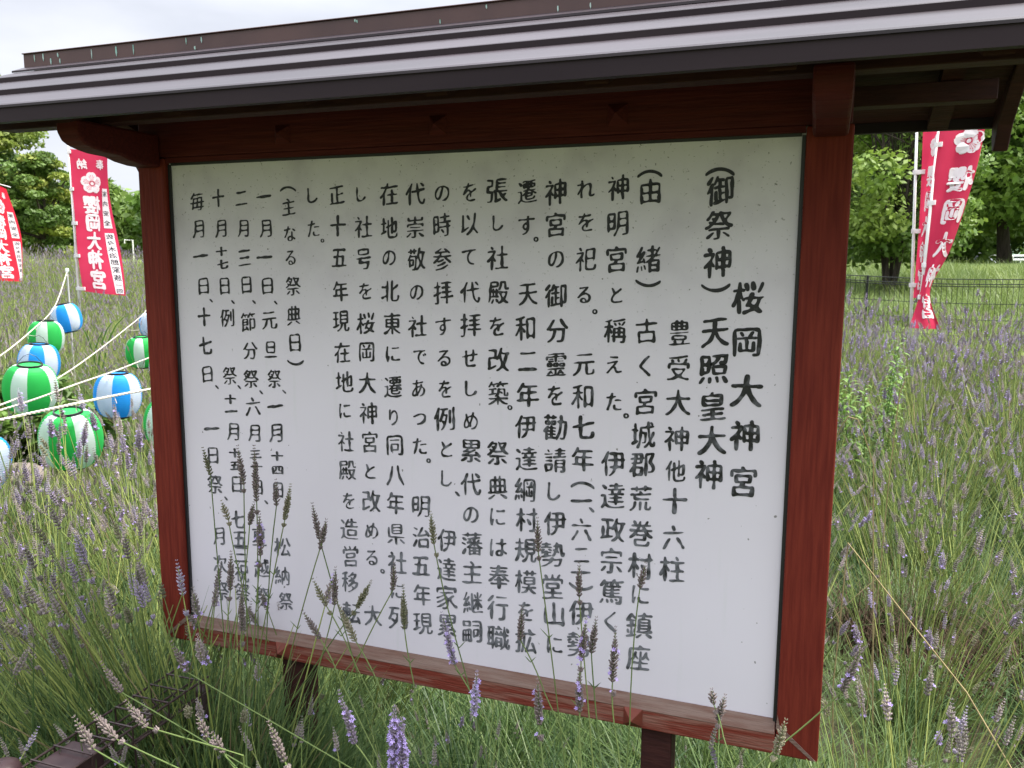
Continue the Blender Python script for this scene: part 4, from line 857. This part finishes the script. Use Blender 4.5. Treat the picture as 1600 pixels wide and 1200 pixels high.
# ---------------------------------------------------------------- foliage helper for trees and shrubs
def leaf_cloud(seed, blobs, n, size, flat=.0, stretch=1.6):
    """quads spread through blobs [(centre, radii, weight)]"""
    g = np.random.default_rng(seed); w_ = np.array([b[2] for b in blobs], float); w_ /= w_.sum()
    ids = g.choice(len(blobs), n, p=w_); C0 = np.array([b[0] for b in blobs])[ids]; Rr = np.array([b[1] for b in blobs])[ids]
    d = g.normal(size=(n,3)); d /= np.linalg.norm(d,axis=1)[:,None]; rad = g.uniform(.25,1,n)**.45
    P = C0+d*Rr*rad[:,None]*g.uniform(.85,1.12,(n,1))
    nr = d*.6+g.normal(size=(n,3))*.75+np.array([0,0,.55+flat]); nr /= np.linalg.norm(nr,axis=1)[:,None]
    t = np.cross(nr, g.normal(size=(n,3))); t /= np.linalg.norm(t,axis=1)[:,None]; b = np.cross(nr,t)
    s = size*g.uniform(.6,1.35,(n,1)); a = t*s*stretch*.5; c = b*s*.5
    V = np.stack([P-a, P-a*.1+c*.9, P+a, P-a*.1-c*.9], 1).reshape(-1,3)
    return V, np.arange(4*n).reshape(n,4), ids
def tree_blobs(seed, H, W, zlo, nb, flat):
    g = random.Random(seed); out = []; tips = []
    for k in range(nb):
        u = g.random(); z = zlo+(H-zlo)*u; env = W*(math.sin(math.pi*min(1,.12+.86*u**.85)))**.75
        a = g.uniform(0,6.283); r = env*math.sqrt(g.random())*.9
        c = (r*math.cos(a), r*math.sin(a), z); s = W*g.uniform(.18,.34)
        out.append((c, (s, s, s*flat*g.uniform(.7,1.2)), s*s)); tips.append(Vector(c))
    return out, tips
def leaf_mat(name, c1, c2, c3):
    m = mat(name, c1, .55, .35, col2=c2, scale=1.1, rnd=.12, trans=.35, detail=3)
    return m
m_lv = [leaf_mat('leaf_dark_green', (.075,.135,.03), (.135,.215,.045), 0), leaf_mat('leaf_mid_green', (.10,.185,.033), (.17,.27,.05), 0),
        leaf_mat('leaf_yellow_green', (.14,.23,.035), (.23,.32,.06), 0), leaf_mat('leaf_maple_green', (.16,.225,.04), (.27,.30,.06), 0)]
m_bark = mat('bark', (.040,.032,.026), .9, .2, col2=(.075,.06,.05), scale=5, stretch=(3,3,.6), bump=.6, bscale=12)
def tree(name, loc, H, W, zlo, nb, nleaf, size, mi, lab, seed, flat=.5, trunk_r=.2, group=None, fork=0, leafmix=None, rz=0):
    t = thing(name, lab, 'shrub' if 'shrub' in name else 'tree', (loc[0],loc[1],gz(loc[0],loc[1])-.05), rz, group)
    blobs, tips = tree_blobs(seed, H, W, zlo, nb, flat)
    V, F, ids = leaf_cloud(seed, blobs, nleaf, size)
    g = random.Random(seed); bm_m = [g.choice([0,0,1]) for _ in blobs]
    me = npmesh('crown', V, F, [m_lv[mi], m_lv[leafmix if leafmix is not None else mi]], mi=np.array(bm_m)[ids])
    o = bpy.data.objects.new('crown', me); COL.objects.link(o); o.parent = t
    mb = MB(); stems = 1+fork
    for s in range(stems):
        a = 6.28*s/stems+g.random(); lx = (.0 if stems == 1 else .35)*W*.4
        top = Vector((lx*math.cos(a)*2, lx*math.sin(a)*2, zlo+(H-zlo)*.6)); b0 = Vector((lx*math.cos(a)*.15, lx*math.sin(a)*.15, -.1))
        midp = b0.lerp(top,.45)+Vector((g.uniform(-.1,.1)*W, g.uniform(-.1,.1)*W, 0))
        pts = bez(b0, midp, top, 8); mb.tube(pts, [trunk_r*(1.25 if i == 0 else 1-.1*i) for i in range(9)], 9)
        for tip in g.sample(tips, min(len(tips), 12)):
            st = pts[g.choice([3,4,5,6])]; m2 = st.lerp(tip,.5)+Vector((0,0,-.04*H if flat < .45 else .03*H))
            mb.tube(bez(st, m2, tip, 5), [trunk_r*.38*(1-.15*i) for i in range(6)], 6)
    mb.build('trunk', m_bark, t, smooth=True)
    return t
GT = 'park trees behind the fence'
tree('shrub_tree', (2.1,17.2), 6.3, 2.0, 1.0, 80, 24000, .085, 1, 'rounded bright green shrub tree with many stems just right of the right post', 101, .75, .05, None, 5, 2)
tree('cherry_tree', (7.35,35.2), 12, 7.5, 2.0, 130, 42000, .165, 1, 'broad cherry tree with layered boughs, its dark trunk left of the white parked car', 102, .30, .26, GT, 0, 2)
tree('cherry_tree', (9.6,37.5), 12, 7.0, 2.2, 120, 36000, .165, 2, 'yellow green tree with drooping boughs at the right edge of the photo', 103, .32, .2, GT, 0, 1)
tree('cherry_tree', (3.3,38.0), 11, 6.5, 2.4, 100, 26000, .18, 0, 'dark green tree behind the pair of red banners', 104, .45, .25, GT, 0, 1)
tree('broadleaf_tree', (1.0,58), 15, 8, 1.5, 90, 14000, .36, 0, 'tall dark tree far behind the bright shrub tree', 105, .6, .3, GT)
tree('broadleaf_tree', (13,90), 17, 10, 1.2, 90, 12000, .5, 0, 'dark tree behind the silver parked car', 106, .6, .35, GT)
tree('broadleaf_tree', (25,86), 17, 11, 1.2, 90, 12000, .5, 0, 'dark tree behind the white parked car', 107, .6, .35, GT)
tree('broadleaf_tree', (4.6,46), 10, 5.5, .5, 90, 20000, .24, 0, 'dark bushy tree filling the gap behind the shrub tree and the banners', 118, .6, .2, GT, 0, 1)
tree('broadleaf_tree', (12.5,50), 11, 5.5, 2.6, 90, 18000, .26, 0, 'dark tree filling the gap between the two cherry trees', 119, .6, .25, GT, 0, 1)
tree('broadleaf_tree', (6.5,80), 16, 10, 1.0, 90, 11000, .5, 0, 'dark tree behind the red banner poles', 117, .6, .35, GT)
tree('maple_tree', (-26.9,19.7), 6.6, 2.7, .4, 120, 30000, .115, 3, 'large olive green maple behind the leftmost red banner', 108, .42, .22, GT, 0, 0)
tree('maple_tree', (-24.1,20.0), 3.5, 1.5, .3, 70, 13000, .10, 0, 'dark green maple between the two red banners on the left', 109, .45, .18, GT, 0, 3)
tree('shrub', (-15.6,16.6), 1.15, .8, .15, 30, 3500, .10, 2, 'small yellow green shrub left of the left banner foot', 110, .8, .03)
tree('broadleaf_tree', (-42,39), 5.0, 5.5, .8, 110, 15000, .30, 0, 'green tree right of the left banner, its top against the sky', 111, .55, .25, GT, 0, 1)
tree('broadleaf_tree', (-33.5,39), 6.4, 4.2, 1.5, 80, 12000, .30, 1, 'taller green tree beside the left post of the notice board', 112, .6, .25, GT, 0, 0)
tree('broadleaf_tree', (-46,30), 9.5, 7.5, .6, 100, 14000, .34, 0, 'broad dark tree far behind the maple', 113, .6, .3, GT, 0, 3)
tree('broadleaf_tree', (-18,52), 11, 7, 1.0, 90, 11000, .36, 1, 'green tree hidden behind the left part of the board', 114, .6, .3, GT, 0, 0)
tree('broadleaf_tree', (-8,60), 13, 8, 1.0, 90, 11000, .38, 0, 'dark green tree hidden behind the middle of the board', 115, .6, .3, GT, 0, 1)
tree('shrub', (-4.35,2.42), .62, .62, .06, 34, 5200, .055, 0, 'dark leafy shrub behind the lanterns and above the stones', 116, .7, .012, None, 3, 1)

# ---------------------------------------------------------------- banners
m_red = mat('red_banner_cloth', (.54,.028,.080), .75, .2, col2=(.60,.04,.10), scale=3, trans=.35)
m_redo = mat('bright_red_banner_cloth', (.70,.018,.040), .75, .2, col2=(.66,.03,.06), scale=3, trans=.4)
m_wprint = mat('white_banner_print', (.80,.77,.78), .75, .2, trans=.3)
m_bprint = mat('black_banner_print', (.03,.03,.04), .75, .2)
m_pink = mat('pink_flower_lines', (.62,.08,.14), .75, .2)
m_pole = mat('white_banner_pole', (.72,.72,.70), .4, .4, col2=(.62,.62,.60), scale=10)
def flower(scale):
    """five notched petals; returns white polys, line polys (2-D)"""
    wh = []; ln = []
    for k in range(5):
        a0 = math.pi/2+2*math.pi*k/5; poly = []
        for i in range(17):
            b = -2.35+4.7*i/16; r = .245+(-.03 if i == 8 else 0)
            px, py = .30+r*math.cos(b)*1.0, r*math.sin(b)*1.02
            poly.append((px, py))
        poly = [(p[0]*math.cos(a0)-p[1]*math.sin(a0), p[0]*math.sin(a0)+p[1]*math.cos(a0)) for p in poly]
        wh.append([(x*scale, y*scale) for x, y in poly])
        for q in (-.32,-.12,.12,.32):
            a = a0+q; c, s = math.cos(a), math.sin(a); r1 = .33 if abs(q) > .2 else .38
            ln.append([((.10*c+.007*s)*scale,(.10*s-.007*c)*scale),((r1*c+.007*s)*scale,(r1*s-.007*c)*scale),((r1*c-.007*s)*scale,(r1*s+.007*c)*scale),((.10*c-.007*s)*scale,(.10*s+.007*c)*scale)])
            ln.append([((r1+.022*math.cos(w_))*c*scale-.022*math.sin(w_)*s*scale,(r1+.022*math.cos(w_))*s*scale+.022*math.sin(w_)*c*scale) for w_ in [6.283*i/6 for i in range(6)]])
    wh.append([(.085*scale*math.cos(6.283*i/12), .085*scale*math.sin(6.283*i/12)) for i in range(12)])
    return wh, ln
def banner(lab, surf, CW, CH, pole, red, tie_v, mirror=True, group='red shrine banners on white poles', texts=True, arm=None):
    """surf(u,v) -> Vector, u 0..1 from pole to free edge, v 0..1 from top to bottom (cloth CW x CH metres)"""
    base = Vector(pole[0]); t = thing('banner', lab, 'banner', tuple(base), 0, group)
    NU, NV = 26, 60
    V = [surf(i/NU, j/NV)-base for j in range(NV+1) for i in range(NU+1)]
    F = [(j*(NU+1)+i, j*(NU+1)+i+1, (j+1)*(NU+1)+i+1, (j+1)*(NU+1)+i) for j in range(NV) for i in range(NU)]
    mb = MB(); mb.add(V, F); cl = mb.build('cloth', red, t, smooth=True)
    def nrm(u, v):
        e = .01; a = surf(min(1,u+e),v)-surf(max(0,u-e),v); b = surf(u,min(1,v+e))-surf(u,max(0,v-e)); n = a.cross(b); return n.normalized() if n.length else Vector((0,-1,0))
    def lay(mbx, V2, F2, off):
        """V2 in cloth metres (x from pole, y down) printed through on both faces"""
        for s in (-1, 1):
            P = []
            for x, y in V2:
                u, v = min(.995,max(.005,x/CW)), min(.998,max(.002,y/CH)); P.append(surf(u,v)+nrm(u,v)*off*s-base)
            mbx.add(P, F2)
    def grid_rect(x0, x1, y0, y1, nx, ny):
        Vv = [(x0+(x1-x0)*i/nx, y0+(y1-y0)*j/ny) for j in range(ny+1) for i in range(nx+1)]
        return Vv, [(j*(nx+1)+i, j*(nx+1)+i+1, (j+1)*(nx+1)+i+1, (j+1)*(nx+1)+i) for j in range(ny) for i in range(nx)]
    def put(mbx, ch, x, y, h, off, wgt=.02, sx=1.0):
        Vg, Fg = brush(ch, ord(ch)%17*.3, wgt, .5); m = -1 if mirror else 1
        lay(mbx, [(x+m*p[0]*h*sx, y-p[1]*h) for p in Vg], Fg, off)
    pr = MB(); ik = MB(); pk = MB(); st = MB()
    X = lambda f: f*CW          # fraction from the pole
    put(pr, '奉', X(.72), CH*.115, CW*.24, .003); put(pr, '納', X(.30), CH*.115, CW*.24, .003)
    wh, ln = flower(CW*.46); fx, fy = X(.48), CH*.235
    tri = lambda p: [tuple(range(len(p)))]
    for p in wh[:5]: lay(pr, [(fx+a, fy-b) for a, b in p], tri(p), .003)
    for p in ln: lay(pk, [(fx+a, fy-b) for a, b in p], tri(p), .0042)
    lay(pr, [(fx+a, fy-b) for a, b in wh[5]], tri(wh[5]), .0048)
    for k, ch in enumerate('櫻岡大神宮'): put(pr, ch, X(.46), CH*(.385+.127*k), CW*.46, .003, .030)
    for (a, b, s) in ((.265,.545,'家内安全'), (.58,.985,'佐々木治郎家族一同')):
        Vr, Fr = grid_rect(X(.79), X(.95), CH*a, CH*b, 3, 16); lay(st, Vr, Fr, .003)
        n = len(s)
        for k, ch in enumerate(s): put(ik, ch, X(.87), CH*(a+(b-a)*(k+.55)/(n+.1)), min(CW*.14, CH*(b-a)/n*.9), .0046, .0)
    pr.build('white_lettering', m_wprint, cl); pk.build('flower_stamens', m_pink, cl); st.build('name_strip', m_wprint, cl); ik.build('black_lettering', m_bprint, cl)
    P0, P1 = [Vector(p)-base for p in pole]
    mb = MB(); mb.tube([P0, P0.lerp(P1,.5), P1], [.017,.015,.012], 10); mb.build('pole', m_pole, t, smooth=True)
    if arm:
        a0, a1 = [Vector(p)-base for p in arm]; mb = MB(); mb.tube([a0,a1], .008, 8); mb.build('crossbar', m_pole, t)
    for v in tie_v:
        c = surf(0.02, v)-base; d = P1-P0; f = (c.z-P0.z)/d.z; q = P0+d*f
        mb = MB(); e = (c-q); e.z = 0; e = e.normalized() if e.length > .001 else Vector((1,0,0)); s2 = Vector((-e.y,e.x,0))
        k0 = q-e*.021; k1 = q+e*max(.05,(c-q).length+.03); hz = .022
        mb.add([k0+s2*.022+Vector((0,0,hz)),k1+s2*.006+Vector((0,0,hz)),k1+s2*.006-Vector((0,0,hz)),k0+s2*.022-Vector((0,0,hz)),
                k0-s2*.022+Vector((0,0,hz)),k1-s2*.006+Vector((0,0,hz)),k1-s2*.006-Vector((0,0,hz)),k0-s2*.022-Vector((0,0,hz))],
               [(0,1,2,3),(4,5,6,7),(0,3,7,4),(0,1,5,4),(3,2,6,7),(1,2,6,5)])
        mb.build('pole_loop', m_wprint, t)
    return t
def edge_surf(Lp, Rp, rip, ph=0, nrm_dir=Vector((-.6,-.8,0))):
    """ruled cloth between two edge polylines (top to bottom) with soft folds"""
    def samp(P, v):
        f = v*(len(P)-1); i = min(len(P)-2, int(f)); t = f-i
        a, b = Vector(P[i]), Vector(P[i+1]); p = Vector(P[max(i-1,0)]); q = Vector(P[min(i+2,len(P)-1)])
        return .5*((2*a)+(b-p)*t+(2*p-5*a+4*b-q)*t*t+(3*a-p-3*b+q)*t**3)
    def s(u, v):
        A, B = samp(Lp, v), samp(Rp, v)
        return A.lerp(B, u)+nrm_dir*(rip*u*math.sin(3.2*u*2+5.5*v+ph)+rip*.35*math.sin(9*u+2.5*v+ph)*u*(.3+v))
    return s
# left banner, 11 m away
L1 = [(-8.52,6.83,3.00),(-8.47,6.79,2.54),(-8.42,6.76,2.08),(-8.37,6.72,1.62),(-8.30,6.70,1.16)]
R1 = [(-8.085,7.05,2.98),(-8.07,7.05,2.52),(-8.03,7.03,2.06),(-7.95,6.97,1.60),(-7.82,6.88,1.10)]
banner('red shrine banner with mirrored white lettering seen whole left of the notice board', edge_surf(L1, R1, .035), .54, 1.86,
       [(-8.31,6.64,gz(-8.31,6.64)-.1),(-8.59,6.89,3.12)], m_red, (.03,.28,.52,.75,.97), arm=((-8.59,6.88,3.05),(-8.05,7.07,3.03)))
# far left banner, 14 m away
L2 = [(-12.31,8.56,2.87),(-12.25,8.52,2.47),(-12.19,8.48,2.06),(-12.13,8.44,1.64),(-12.04,8.42,1.24)]
R2 = [(-12.03,8.79,2.75),(-11.94,8.80,2.38),(-11.89,8.78,2.0),(-11.83,8.73,1.62),(-11.72,8.68,1.22)]
banner('red shrine banner cut off by the left edge of the photo', edge_surf(L2, R2, .04, 1.2), .52, 1.75,
       [(-12.08,8.38,gz(-12.1,8.3)-.1),(-12.36,8.56,3.1)], m_redo, (.03,.35,.65,.97), arm=((-12.36,8.56,2.91),(-12.0,8.8,2.78)))
# right pair, 8 m away: front banner wrapped round its pole near the foot
L3 = [(1.80,7.42,3.24),(1.78,7.38,2.84),(1.755,7.34,2.45),(1.735,7.30,2.05),(1.715,7.26,1.65),(1.69,7.19,1.29),(1.60,7.06,.94)]
R3 = [(2.27,7.60,3.28),(2.20,7.54,2.88),(2.145,7.48,2.48),(2.05,7.38,2.08),(1.93,7.29,1.66),(1.77,7.17,1.28),(1.90,7.22,.92)]
def folded(base, cut=.72, depth=.10):
    def f(u, v):
        if u <= cut: return base(u/cut, v)
        a = base(1, v); t = (u-cut)/(1-cut); return a.lerp(base(0, v), t*.75)+Vector((.01*math.sin(t*3.1),depth*math.sin(min(1,t*1.4)*1.57),0))
    return f
banner('front red banner right of the board, twisted round its leaning pole', folded(edge_surf(L3, R3, .05, .4, Vector((-.15,-.99,0)))), .52, 2.3,
       [(1.655,7.10,gz(1.66,7.1)-.1),(1.79,7.45,3.3)], m_red, (.05,.24,.47,.72,.86), arm=None)
L4 = [(1.68,8.02,3.2),(1.69,7.99,2.8),(1.70,7.96,2.4),(1.705,7.92,2.0),(1.70,7.88,1.6),(1.69,7.82,1.2)]
R4 = [(1.99,7.85,3.2),(1.96,7.83,2.8),(1.90,7.82,2.4),(1.86,7.80,2.0),(1.83,7.78,1.6),(1.80,7.74,1.2)]
banner('slack red banner on the upright pole behind the twisted one right of the board', edge_surf(L4, R4, .06, 2.2, Vector((-.5,-.85,0))), .50, 2.1,
       [(1.70,7.72,gz(1.7,7.72)-.1),(1.622,8.10,3.4)], m_red, (.05,.36,.66,.92), arm=None)

# ---------------------------------------------------------------- mesh fence behind the lavender on the right
m_fence = mat('black_mesh_fence', (.012,.014,.013), .5, .4)
def mesh_fence(A, B, h, lab):
    A, B = Vector((A[0],A[1],0)), Vector((B[0],B[1],0)); L = (B-A).length; d = (B-A)/L
    t = thing('mesh_fence', lab, 'fence', tuple(A), math.atan2(d.y,d.x))
    def z(x): p = A+d*x; return gz(p.x,p.y)
    mb = MB(); n = int(L/.06)
    for k in range(n+1):
        x = k*.06; z0 = z(x); mb.tube([(x,0,z0+.03),(x,0,z0+h-.09),(x,-.035,z0+h-.06),(x,-.035,z0+h)], .0036, 4, caps=False)
    for hz, yy in ((h,-.035),(h-.06,-.035),(h-.09,0),(h-.30,0),(h-.5,0),(h-.7,0)):
        mb.tube([(x, yy, z(x)+hz) for x in np.linspace(0,L,24)], .0060 if hz > h-.1 else .0045, 5, caps=False)
    mb.build('wire_mesh', m_fence, t)
    for k in range(int(L/2)+1):
        mb = MB(); mb.tube([(k*2.0,.03,z(k*2.0)-.1),(k*2.0,.03,z(k*2.0)+h+.01)], .017, 8); mb.build('post', m_fence, t)
mesh_fence((-.6,10.7), (6.6,9.1), .93, 'low black wire mesh fence crossing behind the lavender right of the board')

# ---------------------------------------------------------------- parked cars and guard fence far right
m_glass = mat('car_glass', (.02,.025,.03), .12, .6); m_tyre = mat('tyre', (.015,.015,.016), .8)
m_hub = mat('wheel_rim', (.4,.4,.42), .3, .5, metal=.8); m_lampr = mat('tail_lamp', (.35,.01,.01), .3)
def car(loc, rz, colm, lab, suv):
    t = thing('parked_car', lab, 'car', loc, rz, 'cars parked beyond the grass bank')
    Hc = 1.68 if suv else 1.50
    lower = [(-2.25,.35),(-2.3,.62),(-2.22,.92),(-1.3,1.0),(.95,1.0),(2.1,.88),(2.28,.62),(2.25,.35)]
    cab = [(-2.12,.98),(-1.85,Hc-.10),(-1.5,Hc),(.1,Hc),(.55,Hc-.10),(1.25,.98)]
    mb = MB(); mb.prism(lower, 1, -.86, .86); body = mb.build('body', colm, t, bevel=.08)
    mb = MB(); n = len(cab); V = [(x,-.80+.16*(z-.98)/.7,z) for x,z in cab]+[(x,.80-.16*(z-.98)/.7,z) for x,z in cab]
    mb.add(V, [tuple(range(n)), tuple(range(2*n-1,n-1,-1))]+[(i,n+i,n+(i+1)%n,(i+1)%n) for i in range(n)]); mb.build('cabin', colm, t, bevel=.05)
    for s in (-1,1):
        for x0, x1, xa, xb in ((-1.72,-.72,-1.55,-.70),(-.62,.25,-.62,.12),(.32,1.02,.22,.48)):
            mb = MB(); y0, y1 = s*(.80-.16*(1.04-.98)/.7+.012), s*(.80-.16*(Hc-.14-.98)/.7+.012)
            mb.add([(x0,y0,1.04),(x1,y0,1.04),(xb,y1,Hc-.14),(xa,y1,Hc-.14)], [(0,1,2,3)]); mb.build('window', m_glass, t)
    mb = MB(); mb.add([(1.20,-.68,1.02),(1.20,.68,1.02),(.60,.60,Hc-.12),(.60,-.60,Hc-.12)], [(0,1,2,3)])
    mb.v = [(x+.03,y_,z+.02) for x,y_,z in mb.v]; mb.build('windscreen', m_glass, t)
    for x in (-1.4,1.42):
        for s in (-1,1):
            mb = MB(); mb.lathe([(.001,-.10),(.20,-.10),(.32,-.09),(.34,-.05),(.34,.05),(.32,.09),(.20,.10),(.001,.10)], 24)
            wl = mb.build('wheel', m_tyre, t, smooth=True, loc=(x,s*.80,.34)); wl.rotation_euler = (R(90),0,0)
            mb = MB(); mb.lathe([(.001,-.106),(.19,-.104),(.20,-.10),(.20,.10),(.19,.104),(.001,.106)], 16); mb.build('rim', m_hub, wl)
    for s in (-1,1):
        mb = MB(); mb.box(2.2,2.27,s*.66-.14,s*.66+.14,.68,.82); mb.build('headlight', m_hub, t, bevel=.02)
        mb = MB(); mb.box(-2.29,-2.22,s*.70-.10,s*.70+.10,.74,.92); mb.build('tail_light', m_lampr, t, bevel=.02)
        mb = MB(); mb.box(.80,.92,s*.9-.09,s*.9+.09,1.0,1.13); mb.build('mirror', colm, t, bevel=.02)
m_silver = mat('silver_car_paint', (.38,.40,.43), .3, .6, metal=.3); m_whitec = mat('white_car_paint', (.80,.80,.80), .3, .6)
car((12.0,72.6,1.05), R(-8), m_silver, 'silver parked car seen over the grass bank right of the banners', True)
car((15.6,70.4,1.05), R(-6), m_whitec, 'white parked car cut off by the right edge of the photo', False)
car((13.1,66.6,.72), R(172), m_whitec, 'white car roof just showing above the grass in front of the silver car', False)
m_gf = mat('pale_guard_fence', (.45,.46,.45), .6)
gf = thing('guard_fence', 'pale railing behind the parked cars at the far right', 'fence', (7,77,1.1), R(-5))
mb = MB(); mb.tube([(0,0,1.5),(16,0,1.5)], .04, 6); mb.tube([(0,0,.8),(16,0,.8)], .04, 6); mb.build('rail', m_gf, gf)
mb = MB()
for k in range(60): mb.tube([(k*.27,0,0),(k*.27,0,1.5)], .022, 4)
mb.build('baluster', m_gf, gf)
gf2 = thing('white_frame', 'thin white goal shaped frame standing far off by the left post', 'frame', (-18.63,18.03,gz(-18.6,18)), R(40))
mb = MB(); mb.tube([(-.42,0,0),(-.42,0,1.15)], .018, 6); mb.tube([(.12,0,-.1),(.12,0,.80),(-.1,0,.80),(-.1,0,.70)], .022, 6); mb.build('bar', m_pole, gf2)
# bench and distant hill
hl = MB(); ring = 40; Vh = []
for i in range(ring+1):
    x = -160+260*i/ring; hh = 13+5*math.sin(i*.5)+3*math.sin(i*1.3+1)
    Vh += [(x,150,0),(x,185,hh*.8),(x,215,hh)]
hl.add(Vh, [(3*i+a,3*i+3+a,3*i+4+a,3*i+1+a) for i in range(ring) for a in (0,1)])
m_hill = mat('wooded_hill', (.07,.11,.075), .95, .1, col2=(.10,.15,.10), scale=.12, detail=8)
tag(hl.build('hills', m_hill, smooth=True), kind='structure')
